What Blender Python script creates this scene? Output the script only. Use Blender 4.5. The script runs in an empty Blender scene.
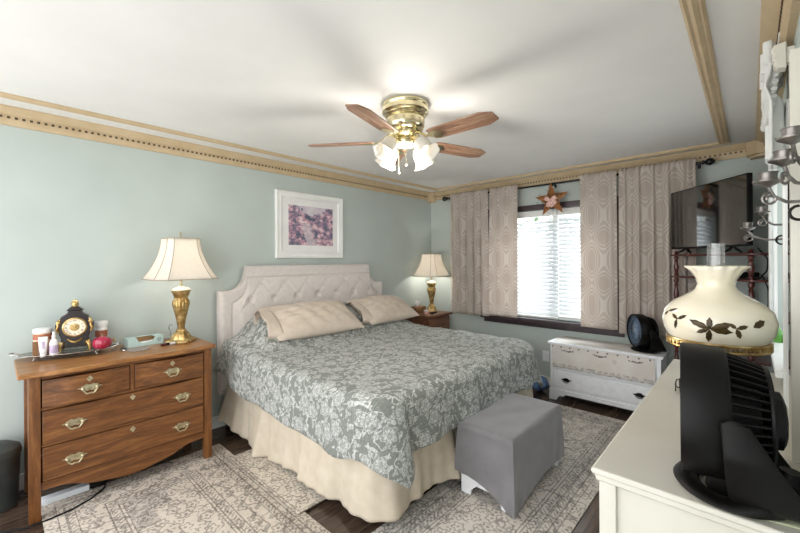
import bpy, bmesh, math, random
from mathutils import Vector, Matrix
from math import sin, cos, pi, radians, sqrt, atan2
random.seed(7)
SC = bpy.context.scene
COL = SC.collection

# ------------------------------------------------------------ camera, world, lights, exposure
cd = bpy.data.cameras.new('camera'); cam = bpy.data.objects.new('camera', cd); COL.objects.link(cam)
cd.sensor_width = 36; cd.lens = 377 / 800 * 36; cd.shift_y = -6.5 / 800; cd.clip_start = .02
PHI = math.atan(350 / 377)
cam.matrix_world = Matrix.Translation((3.40, 0, 1.446)) @ Matrix.Rotation(PHI, 4, 'Z') @ Matrix.Rotation(pi / 2, 4, 'X') @ Matrix.Rotation(-.0053, 4, 'Z')
SC.camera = cam
vs = SC.view_settings
vs.view_transform = 'Standard'; vs.look = 'None'; vs.gamma = 1; vs.use_curve_mapping = False
vs.exposure = 0.37
WORLD_STRENGTH = 3.1
FAN_W, LAMP_W = 18.0, 9.0
w = bpy.data.worlds.new('daylight'); SC.world = w; w.use_nodes = True
_nt = w.node_tree; _bg = _nt.nodes['Background']
_tc = _nt.nodes.new('ShaderNodeTexCoord'); _sp = _nt.nodes.new('ShaderNodeSeparateXYZ'); _rp = _nt.nodes.new('ShaderNodeValToRGB')
_nt.links.new(_tc.outputs['Generated'], _sp.inputs[0]); _nt.links.new(_sp.outputs['Z'], _rp.inputs[0])
_rp.color_ramp.elements[0].position = .0; _rp.color_ramp.elements[0].color = (.84, .85, .85, 1)
_rp.color_ramp.elements[1].position = .6; _rp.color_ramp.elements[1].color = (.90, .93, .98, 1)
_nt.links.new(_rp.outputs[0], _bg.inputs['Color']); _bg.inputs['Strength'].default_value = WORLD_STRENGTH

sl = bpy.data.lights.new('blind_fill_sun', 'SUN'); sl.energy = 7.0; sl.angle = radians(25); sl.color = (.93, .97, 1)  # sun added on the north side to brighten the blinds
so_ = bpy.data.objects.new('blind_fill_sun', sl); COL.objects.link(so_); so_.rotation_euler = (radians(-42), 0, radians(-12))

def lamp_light(name, loc, watts, col, radius=.03):
    l = bpy.data.lights.new(name, 'POINT'); l.energy = watts; l.color = col; l.shadow_soft_size = radius
    o = bpy.data.objects.new(name, l); COL.objects.link(o); o.location = loc
    return o

# ------------------------------------------------------------ node helpers
def lin(h):
    r = [int(h[i:i + 2], 16) / 255 for i in (0, 2, 4)]
    return tuple((c / 12.92 if c <= .04045 else ((c + .055) / 1.055) ** 2.4) for c in r) + (1,)

class X:
    def __init__(s, nt, so): s.nt = nt; s.so = so
    def op(s, o, *a):
        n = s.nt.nodes.new('ShaderNodeMath'); n.operation = o
        for i, v in enumerate((s,) + a):
            if isinstance(v, X): s.nt.links.new(v.so, n.inputs[i])
            else: n.inputs[i].default_value = v
        return X(s.nt, n.outputs[0])
    def __add__(s, b): return s.op('ADD', b)
    __radd__ = __add__
    def __sub__(s, b): return s.op('SUBTRACT', b)
    def __rsub__(s, b): return (s * -1) + b
    def __mul__(s, b): return s.op('MULTIPLY', b)
    __rmul__ = __mul__
    def __truediv__(s, b): return s.op('DIVIDE', b)
    def sin(s): return s.op('SINE')
    def cos(s): return s.op('COSINE')
    def abs(s): return s.op('ABSOLUTE')
    def lt(s, b): return s.op('LESS_THAN', b)
    def gt(s, b): return s.op('GREATER_THAN', b)
    def min(s, b): return s.op('MINIMUM', b)
    def max(s, b): return s.op('MAXIMUM', b)
    def mod(s, b): return s.op('FLOORED_MODULO', b)
    def floor(s): return s.op('FLOOR')
    def pw(s, b): return s.op('POWER', b)

class NT:
    def __init__(s, nt): s.nt = nt
    def n(s, t): return s.nt.nodes.new(t)
    def l(s, a, b): s.nt.links.new(a.so if isinstance(a, X) else a, b)
    def coord(s, kind='Object'): return s.n('ShaderNodeTexCoord').outputs[kind]
    def xyz(s, v):
        k = s.n('ShaderNodeSeparateXYZ'); s.l(v, k.inputs[0]); return [X(s.nt, o) for o in k.outputs]
    def vec(s, x, y, z=0.0):
        k = s.n('ShaderNodeCombineXYZ')
        for i, v in enumerate((x, y, z)):
            if isinstance(v, X): s.l(v, k.inputs[i])
            else: k.inputs[i].default_value = v
        return k.outputs[0]
    def scale(s, v, sc):
        k = s.n('ShaderNodeVectorMath'); k.operation = 'MULTIPLY'; s.l(v, k.inputs[0]); k.inputs[1].default_value = sc; return k.outputs[0]
    def noise(s, v, scale, detail=3, rough=.5, dist=0):
        k = s.n('ShaderNodeTexNoise'); s.l(v, k.inputs['Vector']); k.inputs['Scale'].default_value = scale
        k.inputs['Detail'].default_value = detail; k.inputs['Roughness'].default_value = rough; k.inputs['Distortion'].default_value = dist
        return X(s.nt, k.outputs['Fac'])
    def voro(s, v, scale, rnd=1, feature='F1', dim='3D'):
        k = s.n('ShaderNodeTexVoronoi'); k.feature = feature; k.voronoi_dimensions = dim
        s.l(v, k.inputs['Vector']); k.inputs['Scale'].default_value = scale; k.inputs['Randomness'].default_value = rnd
        return k
    def ramp(s, f, pts, interp='LINEAR'):
        k = s.n('ShaderNodeValToRGB'); k.color_ramp.interpolation = interp
        e = k.color_ramp.elements
        while len(e) < len(pts): e.new(.5)
        for i, (p, c) in enumerate(pts): e[i].position = p; e[i].color = lin(c) if isinstance(c, str) else c
        s.l(f, k.inputs[0]); return k.outputs[0]
    def mix(s, f, a, b):
        k = s.n('ShaderNodeMix'); k.data_type = 'RGBA'
        if isinstance(f, (X,)) or hasattr(f, 'node'): s.l(f, k.inputs[0])
        else: k.inputs[0].default_value = f
        for v, i in ((a, 6), (b, 7)):
            if isinstance(v, str): k.inputs[i].default_value = lin(v)
            elif isinstance(v, tuple): k.inputs[i].default_value = v
            else: s.l(v, k.inputs[i])
        return k.outputs[2]
    def bump(s, h, strength=.3, dist=.01):
        k = s.n('ShaderNodeBump'); s.l(h, k.inputs['Height']); k.inputs['Strength'].default_value = strength; k.inputs['Distance'].default_value = dist
        return k.outputs[0]

def mat(name, col='808080', rough=.5, metal=0, build=None, spec=None, trans=0, emit=None, sheen=0, coat=0):
    m = bpy.data.materials.new(name); m.use_nodes = True; nt = m.node_tree; b = nt.nodes['Principled BSDF']
    b.inputs['Base Color'].default_value = lin(col); b.inputs['Roughness'].default_value = rough; b.inputs['Metallic'].default_value = metal
    if spec is not None: b.inputs['Specular IOR Level'].default_value = spec
    if trans: b.inputs['Transmission Weight'].default_value = trans
    if sheen: b.inputs['Sheen Weight'].default_value = sheen
    if coat: b.inputs['Coat Weight'].default_value = coat
    if emit: b.inputs['Emission Color'].default_value = lin(emit[0]); b.inputs['Emission Strength'].default_value = emit[1]
    if build: build(NT(nt), b)
    return m

def noisy(c1, c2, scale=8, detail=4, bumps=0, bscale=200, stretch=(1, 1, 1)):
    def f(t, b):
        v = t.scale(t.coord(), stretch)
        t.l(t.ramp(t.noise(v, scale, detail), [(.3, c1), (.7, c2)]), b.inputs['Base Color'])
        if bumps: t.l(t.bump(t.noise(v, bscale, 2), bumps, .004), b.inputs['Normal'])
    return f

def wood(c1, c2, c3, axis=1, scale=1.0):
    def f(t, b):
        st = [9, 9, 9]; st[axis] = .8
        v = t.scale(t.coord(), tuple(st))
        g = t.noise(v, 2.2 * scale, 5, .6, 1.4); fine = t.noise(t.scale(t.coord(), tuple(x * 7 for x in st)), 3 * scale, 3)
        h = g * .75 + fine * .25
        t.l(t.ramp(h, [(.32, c1), (.5, c2), (.68, c3)]), b.inputs['Base Color'])
        t.l(t.bump(h, .12, .003), b.inputs['Normal'])
    return f

M = {}
M['wall'] = mat('sage_wall_paint', 'BAC4BF', .75, build=noisy('B2BBB6', 'B7C0BB', 3, 2, .05, 300))
M['ceiling'] = mat('ceiling_paint', 'DEDCD8', .85, build=noisy('DCDAD6', 'E0DEDA', 4, 2, .06, 120))
M['crown'] = mat('tan_crown_paint', 'C2A680', .5, build=noisy('B8A27F', 'C2AD8C', 12, 3))
M['dentil_gap_shade'] = mat('dentil_gap_shadow', '4A3A28', .7, build=noisy('42331F', '55432E', 40, 2))
M['white_paint'] = mat('white_paint', 'E6E6E2', .4, build=noisy('E2E2DE', 'EAEAE6', 6, 3))
M['dark_wood'] = mat('dark_window_wood', '3A2C2A', .38, build=noisy('33262A', '45363A', 14, 4))
def _floor(t, b):
    x, y, z = t.xyz(t.coord())
    pl = (x / .125).floor(); r = t.voro(t.vec(pl, (y / 1.1 + pl * .37).floor(), 0.0), 1.0, 0, dim='2D')
    off = (pl * 12.9898).sin() * 43.7
    g = t.noise(t.vec(x * 14 + off, y * 1.3 + off, 0.0), 2.2, 5, .6, .8)
    tone = t.noise(t.vec(pl * 3.7, (y / 1.1 + pl * .37).floor() * 5.1, 0.0), 1.3, 1)
    c = t.ramp(g * .6 + tone * .4, [(.3, '2A211C'), (.5, '4A3B31'), (.7, '6B5848')])
    gap = ((x / .125).mod(1.0) - .5).abs().gt(.488)
    t.l(t.mix(gap, c, '15100D'), b.inputs['Base Color'])
    t.l(t.bump(g - gap * .6, .2, .003), b.inputs['Normal'])
    t.l(g * .12 + .14, b.inputs['Roughness'])
M['floor'] = mat('dark_plank_floor', rough=.3, build=_floor)
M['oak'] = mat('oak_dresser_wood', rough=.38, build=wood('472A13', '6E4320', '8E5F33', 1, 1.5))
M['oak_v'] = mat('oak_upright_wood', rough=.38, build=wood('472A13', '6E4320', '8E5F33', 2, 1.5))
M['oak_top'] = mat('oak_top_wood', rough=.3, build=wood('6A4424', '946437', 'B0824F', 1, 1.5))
M['brass_old'] = mat('aged_brass', rough=.4, metal=.9, build=noisy('A09474', 'D6CCAE', 60, 2))
M['brass'] = mat('polished_brass', 'D8CCA8', .22, 1, build=noisy('CFC39A', 'E6DCBC', 25, 2))
def _gold(t, b):
    v = t.coord(); t.l(t.ramp(t.noise(v, 30, 3), [(.35, '9C7C48'), (.55, 'C2A46C'), (.75, 'E6D4A4')]), b.inputs['Base Color'])
    t.l(t.bump(t.noise(v, 90, 2), .2, .002), b.inputs['Normal'])
M['gold'] = mat('antiqued_gold', 'B3924F', .28, .85, build=_gold)
M['cherry'] = mat('cherry_fan_blade', rough=.35, build=wood('5E4030', '8A6650', 'B49A80', 0, 2.0))
M['mahogany'] = mat('mahogany', '4E1F1C', .3, build=noisy('3C1614', '5E2A24', 20, 4), coat=.3)
M['nightwood'] = mat('brown_nightstand_wood', rough=.35, build=wood('4A2A1C', '6E4630', '8A5E44', 1))
M['linen'] = mat('beige_headboard_linen', 'CFC7C2', .9, sheen=.2, build=noisy('CBC3BE', 'D5CDC8', 30, 4, .25, 500))
M['sham'] = mat('beige_sham_cotton', 'D8C6B4', .9, sheen=.15, build=noisy('C2B3A3', 'CDBFB0', 18, 4, .3, 60))
M['skirt'] = mat('cream_bed_skirt_cotton', 'D9CAB2', .9, build=noisy('C2B5A0', 'CEC2AF', 14, 4, .3, 40))
M['mattress'] = mat('mattress_ticking', 'D8D6D2', .9, build=noisy('D2D0CC', 'DEDCD8', 30, 3))
M['black'] = mat('black_plastic', '0D0C0B', .45, spec=.22, build=noisy('0B0A0A', '100E0D', 60, 2, .1, 500))
M['black_gloss'] = mat('black_gloss', '0C0C0D', .12, build=noisy('0B0B0C', '0E0E10', 5, 1))
M['screen'] = mat('tv_screen', '08080A', .05, build=noisy('070709', '0A0A0C', 3, 1))
M['screen'].node_tree.nodes['Principled BSDF'].inputs['IOR'].default_value = 2.6
M['iron'] = mat('dark_iron', '2A2625', .5, .6, build=noisy('221F1E', '353130', 40, 2))
M['pewter'] = mat('pewter', '8C8682', .35, .85, build=noisy('746E6A', 'A09A96', 40, 2))
M['silver'] = mat('tarnished_silver', 'B9B6B0', .22, .95, build=noisy('9B9892', 'D6D3CD', 30, 3))
def _cream(t, b):
    v = t.coord(); t.l(t.ramp(t.noise(v, 5, 5), [(.3, 'CBC6B9'), (.7, 'D5D1C5')]), b.inputs['Base Color'])
    t.l(t.bump(t.noise(t.scale(v, (30, 3, 3)), 4, 3), .04, .002), b.inputs['Normal'])
M['cream'] = mat('cream_furniture_paint', 'D8D2C2', .36, build=_cream)
M['chest'] = mat('white_chest_paint', 'DDDEE2', .45, build=noisy('E8E9EC', 'F2F3F5', 20, 4))
def _velvet(t, b):
    v = t.coord(); g = t.noise(v, 5, 4, .6)
    t.l(t.ramp(g, [(.3, '6E6C6E'), (.7, '7F7D80')]), b.inputs['Base Color']); t.l(t.bump(t.noise(v, 300, 2), .2, .002), b.inputs['Normal'])
M['velvet'] = mat('grey_velvet', '868486', .8, sheen=.5, build=_velvet)
def fabric_translucent(name, col, build=None, frac=.45):
    m = mat(name, col, .9, build=build); nt = m.node_tree; b = nt.nodes['Principled BSDF']; out = nt.nodes['Material Output']
    tr = nt.nodes.new('ShaderNodeBsdfTranslucent'); mx = nt.nodes.new('ShaderNodeMixShader'); mx.inputs[0].default_value = frac
    if b.inputs['Base Color'].is_linked: nt.links.new(b.inputs['Base Color'].links[0].from_socket, tr.inputs['Color'])
    else: tr.inputs['Color'].default_value = lin(col)
    nt.links.new(b.outputs[0], mx.inputs[1]); nt.links.new(tr.outputs[0], mx.inputs[2]); nt.links.new(mx.outputs[0], out.inputs['Surface'])
    return m
M['shade'] = fabric_translucent('lamp_shade_fabric', 'F0EAE0', noisy('EEE8DE', 'F3EDE4', 60, 2), .5)
M['shade_trim'] = mat('lamp_shade_trim', 'A89C8C', .8, build=noisy('9C9080', 'B2A696', 40, 2))
def _curtain(t, b):
    u, v, _ = t.xyz(t.coord('UV'))
    cu = (u * (2 * pi / .30)).cos(); cv = (v * (2 * pi / .46)).cos()
    g = cu + cv * 1.05 + (u * (4 * pi / .30)).cos() * -.10 + (v * (4 * pi / .46)).cos() * .22
    a = g.abs()
    line = (a.lt(.16)).max((a - .62).abs().lt(.13)).max((a - 1.25).abs().lt(.09))
    c = t.mix(line * .8, 'D3C7BD', 'E8E0D8')
    t.l(c, b.inputs['Base Color']); t.l(t.bump(t.noise(t.coord('UV'), 500, 2), .15, .002), b.inputs['Normal'])
M['curtain'] = fabric_translucent('taupe_lattice_curtain', 'D3C7BD', _curtain, .5)
M['sheer'] = fabric_translucent('white_drape_fabric', 'EDEDEA', noisy('EAEAE7', 'F2F2EF', 20, 2), .35)
M['blind'] = fabric_translucent('white_blind_slat', 'F6F7F8', noisy('F5F6F7', 'F9FAFB', 10, 2), .55)
def _glass(name, tint=(1, 1, 1, 1), rough=0, refl=.08):
    m = bpy.data.materials.new(name); m.use_nodes = True; nt = m.node_tree
    for n in list(nt.nodes):
        if n.type == 'BSDF_PRINCIPLED': nt.nodes.remove(n)
    tr = nt.nodes.new('ShaderNodeBsdfTransparent'); tr.inputs[0].default_value = tint
    gl = nt.nodes.new('ShaderNodeBsdfGlossy'); gl.inputs['Roughness'].default_value = rough + .02
    lw = nt.nodes.new('ShaderNodeLayerWeight'); lw.inputs[0].default_value = .25
    ma = nt.nodes.new('ShaderNodeMath'); ma.operation = 'MULTIPLY_ADD'; ma.inputs[1].default_value = .5; ma.inputs[2].default_value = refl
    nt.links.new(lw.outputs['Fresnel'], ma.inputs[0])
    mx = nt.nodes.new('ShaderNodeMixShader'); nt.links.new(ma.outputs[0], mx.inputs[0])
    nt.links.new(tr.outputs[0], mx.inputs[1]); nt.links.new(gl.outputs[0], mx.inputs[2]); nt.links.new(mx.outputs[0], nt.nodes['Material Output'].inputs['Surface'])
    return m
M['glass'] = _glass('clear_glass')
M['picglass'] = _glass('picture_glazing', refl=.0, rough=.0)
M['picglass'].node_tree.nodes['Math'].inputs[1].default_value = .12
M['pane'] = _glass('window_pane_glass', (.94, .97, .98, 1))
def _frost():
    m = fabric_translucent('frosted_tulip_glass', 'F6F4EE', noisy('DAD8D2', 'E0DED8', 30, 2), .4)
    b = m.node_tree.nodes['Principled BSDF']; b.inputs['Roughness'].default_value = .2
    return m
M['tulip'] = _frost()
M['bulb'] = mat('lit_bulb', 'FFF6E6', .4, emit=('FFF0DA', 1.6), build=noisy('FFF4E2', 'FFF8EC', 5, 1))
M['milk'] = mat('cream_milk_glass', 'E6DCC4', .12, build=noisy('E4D8BC', 'EAE2D0', 9, 2), coat=.5)
M['leafpaint'] = mat('brown_gold_leaf_paint', '5A4620', .35, .2, build=noisy('33260F', '54401C', 60, 2))
M['grille'] = mat('blue_lit_grille', '7C92AC', .3, build=noisy('7288A2', '879CB4', 20, 2))  # blue light falling through the grille is put into its colour
M['mirror'] = mat('mirror_glass', 'D0D2D2', .03, 1, build=noisy('CED0D0', 'D3D5D5', 3, 1))
M['clock_black'] = mat('black_enamel_clock', '1E1617', .22, build=noisy('1A1213', '2A1D1E', 14, 3))
M['dial'] = mat('ivory_dial', 'E8DDC4', .5, build=noisy('E2D5B8', 'EEE4D0', 30, 3))
M['pinkjar'] = mat('pink_candle_wax', 'DDB49C', .35, build=noisy('D8AE95', 'E3BDA6', 8, 2))
M['plastic_white'] = mat('white_plastic', 'E8E6E4', .35, build=noisy('E5E3E1', 'EBE9E7', 10, 2))
M['lavender'] = mat('lavender_print', 'B7A6C0', .5, build=noisy('AE9CB8', 'C0B0C8', 60, 2))
M['redglass'] = mat('raspberry_glaze', 'A3103A', .15, build=noisy('98082F', 'B01A48', 8, 3), coat=.6)
M['brownbox'] = mat('brown_card', '7A5636', .6, build=noisy('70502F', '86603E', 30, 3))
M['aqua'] = mat('aqua_card', 'B9D2CE', .6, build=noisy('B3CDC9', 'BFD7D3', 20, 3))
M['cardboard'] = mat('raw_cardboard', 'A98258', .8, build=noisy('A07A50', 'B28B61', 40, 3))
M['rust_label'] = mat('rust_print', '9C5A3C', .6, build=noisy('8E4E32', 'A86648', 60, 2))
M['grey_crochet'] = mat('grey_crochet', '8E857E', .95, build=noisy('6E665F', 'A89F97', 220, 3, .6, 200))
M['paper'] = mat('tissue_paper', 'F2F2F2', .9, build=noisy('EFEFEF', 'F5F5F5', 20, 2))
M['pinkitem'] = mat('pink_plastic', 'D6A59A', .5, build=noisy('D09D92', 'DCADA2', 20, 2))
M['bluefabric'] = mat('blue_cloth', '5F83B8', .8, build=noisy('4F72A8', '7C9CC8', 20, 3))
M['greencloth'] = mat('pale_green_cloth', 'CBCFAE', .95, build=noisy('C3C8A4', 'D3D7B8', 60, 3, .4, 300))
M['bin'] = mat('dark_grey_plastic', '4A4E4C', .5, build=noisy('343836', '424644', 10, 2))
M['green'] = mat('green_glass_bottle', '4F8A34', .2, build=noisy('447C2C', '5C9A40', 10, 2))
M['outlet'] = mat('outlet_plastic', 'E4E8EC', .4, build=noisy('E0E4E8', 'E8ECF0', 5, 1))
M['hedge'] = mat('hedge_leaf', '4F6A44', .8, build=noisy('3B5434', '728C60', 30, 3))
M['bounce_ground'] = mat('pale_bounce_ground', 'D6D6D0', .9, build=noisy('D0D0CA', 'DCDCD6', 20, 4))  # pale ground colour added as a reflector below the blinds
M['ribbon'] = mat('pink_floral_ribbon', 'D8A79C', .9, build=noisy('C98A80', 'E8CFC4', 90, 2))
M['rust'] = mat('rusty_tin', '9A6238', .6, .3, build=noisy('7C4A28', 'B67C48', 25, 5, .3, 120))
M['sagebead'] = mat('pale_blue_berry', '8FA9A4', .5, build=noisy('86A09B', '98B2AD', 50, 2))
M['filament'] = mat('lace_cotton', 'D2CCC4', .95, build=None)
def _lace(t, b):
    u, v, _ = t.xyz(t.coord('UV'))
    vv = t.voro(t.vec(u, v, 0.0), 130, .3); d = X(t.nt, vv.outputs['Distance'])
    band = t.noise(t.vec(u, v, 0.0), 5, 3)
    fl = t.voro(t.vec(u, v, 0.0), 7.5, .4); fd = X(t.nt, fl.outputs['Distance'])
    flower = fd.lt(.16)
    c = t.mix(d.gt(.5) * .5, t.ramp(band, [(.35, 'DED6CE'), (.65, 'EAE5DF')]), 'B5ABA2')
    row = ((v - .385).abs().lt(.007)) * ((u / .085).mod(1.0)).lt(.16)
    mot = ((v - .425 + ((u / .30).mod(1.0) - .5).abs() * .06).abs().lt(.008)) * (t.noise(t.vec(u, v, 0.0), 60, 2)).gt(.47) * (((u / .30).mod(1.0) - .5).abs().lt(.2))
    c = t.mix(row.max(mot), c, '5E5650')
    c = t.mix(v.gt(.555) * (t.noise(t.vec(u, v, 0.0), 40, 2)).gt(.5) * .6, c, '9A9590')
    t.l(t.mix(flower * .6, c, 'C8B8B0'), b.inputs['Base Color'])
    t.l(t.bump(d, .5, .004), b.inputs['Normal'])
M['lace'] = mat('crochet_lace', 'D2CAC2', .95, build=_lace)

def _quilt(t, b):
    uv = t.coord('UV'); u, v, _ = t.xyz(uv)
    wob = t.noise(uv, 9, 3)
    def flower(scale, thr, pet, amp, rnd, ox):
        vc = t.vec(u + ox, v + ox * .7, 0.0)
        k = t.voro(vc, scale, rnd, dim='2D'); pos = t.xyz(k.outputs['Position'])
        du = (u + ox) - pos[0]; dv = (v + ox * .7) - pos[1]
        r = (du * du + dv * dv).pw(.5) * scale; th = dv.op('ARCTAN2', du)
        pr = (th * pet).cos() * amp + thr + (wob - .5) * .25
        inner = ((r / pr) * 10.5 + (th * pet * 2).cos() * 1.3 + wob * 5).sin()
        return r.lt(pr), inner.lt(-.15) * r.lt(pr * .92), r
    f1, i1, r1 = flower(7.2, .34, 5, .06, .75, 0.0)
    f2, i2, r2 = flower(14.5, .27, 3, .11, .9, 3.3)
    vine = (t.noise(uv, 7, 2) - .5).abs().lt(.012)
    leaf = (t.noise(uv, 26, 1)).gt(.62)
    f2 = f2 * r1.gt(.40)
    white = f1.max(f2).max(vine * r1.gt(.36)).max(leaf * r1.gt(.38))
    lines = i1.max(i2)
    vary = t.noise(uv, 60, 3)
    base = t.ramp(vary, [(.3, '858982'), (.7, '999D95')])
    fl = t.ramp(vary, [(.3, 'CDCEC9'), (.7, 'E6E6E2')])
    c = t.mix(white, base, fl); c = t.mix(lines * .7, c, base)
    rib = (u * (2 * pi / .018)).sin()
    c = t.mix(rib.gt(.80) * .35, c, '6B706A')
    t.l(c, b.inputs['Base Color'])
    t.l(t.bump(rib.abs().pw(.5) * -1 + t.noise(uv, 45, 2) * .6, .9, .008), b.inputs['Normal'])
M['quilt'] = mat('sage_floral_quilt', '8A958E', .92, sheen=.15, build=_quilt)

def rug_mat(name, hw, hl, c_bg, c_mid, c_dark, border=.36, medallion=None):
    # object coordinates centred on the rug; hw, hl its half sizes
    def f(t, b):
        oc = t.coord(); x, y, z = t.xyz(oc)
        e = (x.abs() * -1 + hw).min(y.abs() * -1 + hl)          # distance to the edge
        k = t.voro(oc, 11, .8); pos = t.xyz(k.outputs['Position'])
        du = x - pos[0]; dv = y - pos[1]; r = (du * du + dv * dv).pw(.5) * 11; th = dv.op('ARCTAN2', du)
        pr = (th * 5).cos() * .07 + .33
        motif = ((r - pr).abs().lt(.05)).max(r.lt(.10))
        k2 = t.voro(oc, 26, .9); d2 = X(t.nt, k2.outputs['Distance']); dots = d2.lt(.25)
        vine = (t.noise(oc, 6.5, 2) - .5).abs().lt(.013)
        wear = t.noise(oc, 9, 5, .65); fine = t.noise(oc, 140, 2)
        base = t.ramp(wear, [(.3, c_bg), (.75, c_mid)])
        if medallion:
            # greyed field around a stepped cream centre
            cx, cy, rx, ry = medallion
            mx_ = ((x - cx).abs() / rx * 7).floor() / 7.0; my_ = ((y - cy).abs() / ry * 7).floor() / 7.0
            inside = (mx_ + my_).lt(1.0)
            fld = t.ramp(t.noise(oc, 38, 4, .7), [(.36, '8E857B'), (.5, 'B3A99E'), (.66, 'CFC6BB')])
            base = t.mix(inside.max(e.lt(border)), fld, base)
        dark = (motif * .9).max(dots * .55).max(vine * .9) * (fine * .5 + .55) * (wear * 1.3 + .1)
        c = t.mix(dark.min(.9), base, c_dark)
        b1 = e.lt(border)
        def band(p, wd): return (e - p).abs().lt(wd)
        lines = band(border, .006).max(band(border - .022, .004)).max(band(.095, .006)).max(band(.06, .003)).max(band(border - .075, .004)).max(band(.135, .003))
        along = x.abs().max(0) ; 
        zig = (((x + y) / .032).mod(1.0)).lt(.45) * (band(border - .05, .014).max(band(.115, .012)))
        blk = band(border * .56, .05) * (((x + y) / .15).mod(1.0) - .5).abs().lt(.13) * (((x - y) / .15).mod(1.0) - .5).abs().lt(.3)
        c = t.mix((lines.max(zig * .8).max(blk * .7)) * b1 * (wear * .5 + .3), c, c_dark)
        t.l(c, b.inputs['Base Color'])
        t.l(t.bump(t.noise(oc, 260, 2), .4, .004), b.inputs['Normal'])
    return mat(name, 'B8B0A6', .95, build=f)

# ------------------------------------------------------------ mesh helpers
def NB(): return bmesh.new()
def box(bm, x0, x1, y0, y1, z0, z1, bev=0):
    r = bmesh.ops.create_cube(bm, size=1)
    for v in r['verts']:
        v.co = Vector(((x0 + x1) / 2 + v.co.x * (x1 - x0), (y0 + y1) / 2 + v.co.y * (y1 - y0), (z0 + z1) / 2 + v.co.z * (z1 - z0)))
    if bev:
        es = {e for v in r['verts'] for e in v.link_edges}
        bmesh.ops.bevel(bm, geom=list(es), offset=bev, segments=2, affect='EDGES', profile=.7)
    return bm
def tube(bm, pts, r, seg=8, caps=True):
    pts = [Vector(p) for p in pts]; n = len(pts); rs = r if isinstance(r, (list, tuple)) else [r] * n
    prev = None; rings = []
    for i, p in enumerate(pts):
        t = (pts[min(i + 1, n - 1)] - pts[max(i - 1, 0)]).normalized()
        if prev is None:
            a = Vector((0, 0, 1)) if abs(t.z) < .9 else Vector((1, 0, 0)); u = t.cross(a).normalized()
        else: u = (prev - t * prev.dot(t)).normalized()
        prev = u; v = t.cross(u)
        rings.append([bm.verts.new(p + (u * cos(2 * pi * k / seg) + v * sin(2 * pi * k / seg)) * rs[i]) for k in range(seg)])
    for i in range(n - 1):
        for k in range(seg):
            bm.faces.new((rings[i][k], rings[i][(k + 1) % seg], rings[i + 1][(k + 1) % seg], rings[i + 1][k]))
    if caps:
        bm.faces.new(rings[0][::-1]); bm.faces.new(rings[-1])
    return bm
def lathe(bm, prof, seg=32, mod=None, mtx=None, closed_top=True, closed_bot=True):
    """prof: list of (r, z); mod(theta, z, i) multiplies the radius"""
    rings = []
    for i, (r, z) in enumerate(prof):
        ring = []
        for k in range(seg):
            th = 2 * pi * k / seg; rr = r * (mod(th, z, i) if mod else 1)
            p = Vector((rr * cos(th), rr * sin(th), z))
            ring.append(bm.verts.new(mtx @ p if mtx else p))
        rings.append(ring)
    for i in range(len(prof) - 1):
        for k in range(seg):
            bm.faces.new((rings[i][k], rings[i][(k + 1) % seg], rings[i + 1][(k + 1) % seg], rings[i + 1][k]))
    if closed_bot: bm.faces.new(rings[0][::-1])
    if closed_top: bm.faces.new(rings[-1])
    return bm
def prism(bm, poly, d0, d1, axis='x'):
    """extrude a 2-D polygon; axis x: (y,z), y: (x,z), z: (x,y)"""
    def P(a, b, d): return {'x': (d, a, b), 'y': (a, d, b), 'z': (a, b, d)}[axis]
    A = [bm.verts.new(P(a, b, d0)) for a, b in poly]; B = [bm.verts.new(P(a, b, d1)) for a, b in poly]
    n = len(poly)
    for i in range(n): bm.faces.new((A[i], A[(i + 1) % n], B[(i + 1) % n], B[i]))
    bm.faces.new(A[::-1]); bm.faces.new(B)
    return bm
def grid(bm, fn, nu, nv, uvf=None, closed_u=False):
    uvl = bm.loops.layers.uv.verify()
    V = [[bm.verts.new(fn(i / nu, j / nv)) for j in range(nv + 1)] for i in range(nu + (0 if closed_u else 1))]
    m = len(V)
    for i in range(nu):
        for j in range(nv):
            ii = (i + 1) % m if closed_u else i + 1
            f = bm.faces.new((V[i][j], V[ii][j], V[ii][j + 1], V[i][j + 1]))
            for lp, (a, c) in zip(f.loops, ((i, j), (i + 1, j), (i + 1, j + 1), (i, j + 1))):
                lp[uvl].uv = uvf(a / nu, c / nv) if uvf else (a / nu, c / nv)
    return bm
def sphere(bm, c, r, sz=(1, 1, 1), seg=16):
    q = bmesh.ops.create_uvsphere(bm, u_segments=seg, v_segments=max(6, seg // 2), radius=r)
    for v in q['verts']: v.co = Vector((v.co.x * sz[0] + c[0], v.co.y * sz[1] + c[1], v.co.z * sz[2] + c[2]))
    return bm
def xform(bm, m, verts=None):
    for v in (verts or bm.verts): v.co = m @ v.co
    return bm

def root_loc(p):
    l = Vector((0, 0, 0))
    while p is not None: l += p.location; p = p.parent
    return l
def obj(name, bm, m, parent=None, world=False, smooth=40, label=None, bevel=0, solid=0, sub=0):
    if world and parent is not None:
        d = root_loc(parent)
        for v in bm.verts: v.co -= d
    bmesh.ops.recalc_face_normals(bm, faces=bm.faces)
    me = bpy.data.meshes.new(name); bm.to_mesh(me); bm.free()
    me.materials.append(M[m] if isinstance(m, str) else m)
    if smooth:
        me.shade_smooth(); me.set_sharp_from_angle(angle=radians(smooth))
    o = bpy.data.objects.new(name, me); COL.objects.link(o)
    if parent is not None: o.parent = parent
    if label: o['label'] = label
    if solid:
        k = o.modifiers.new('thickness', 'SOLIDIFY'); k.thickness = solid; k.offset = 0
    if bevel:
        k = o.modifiers.new('bevel', 'BEVEL'); k.width = bevel; k.segments = 2; k.limit_method = 'ANGLE'
    if sub:
        k = o.modifiers.new('sub', 'SUBSURF'); k.levels = sub; k.render_levels = sub
    return o
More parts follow.
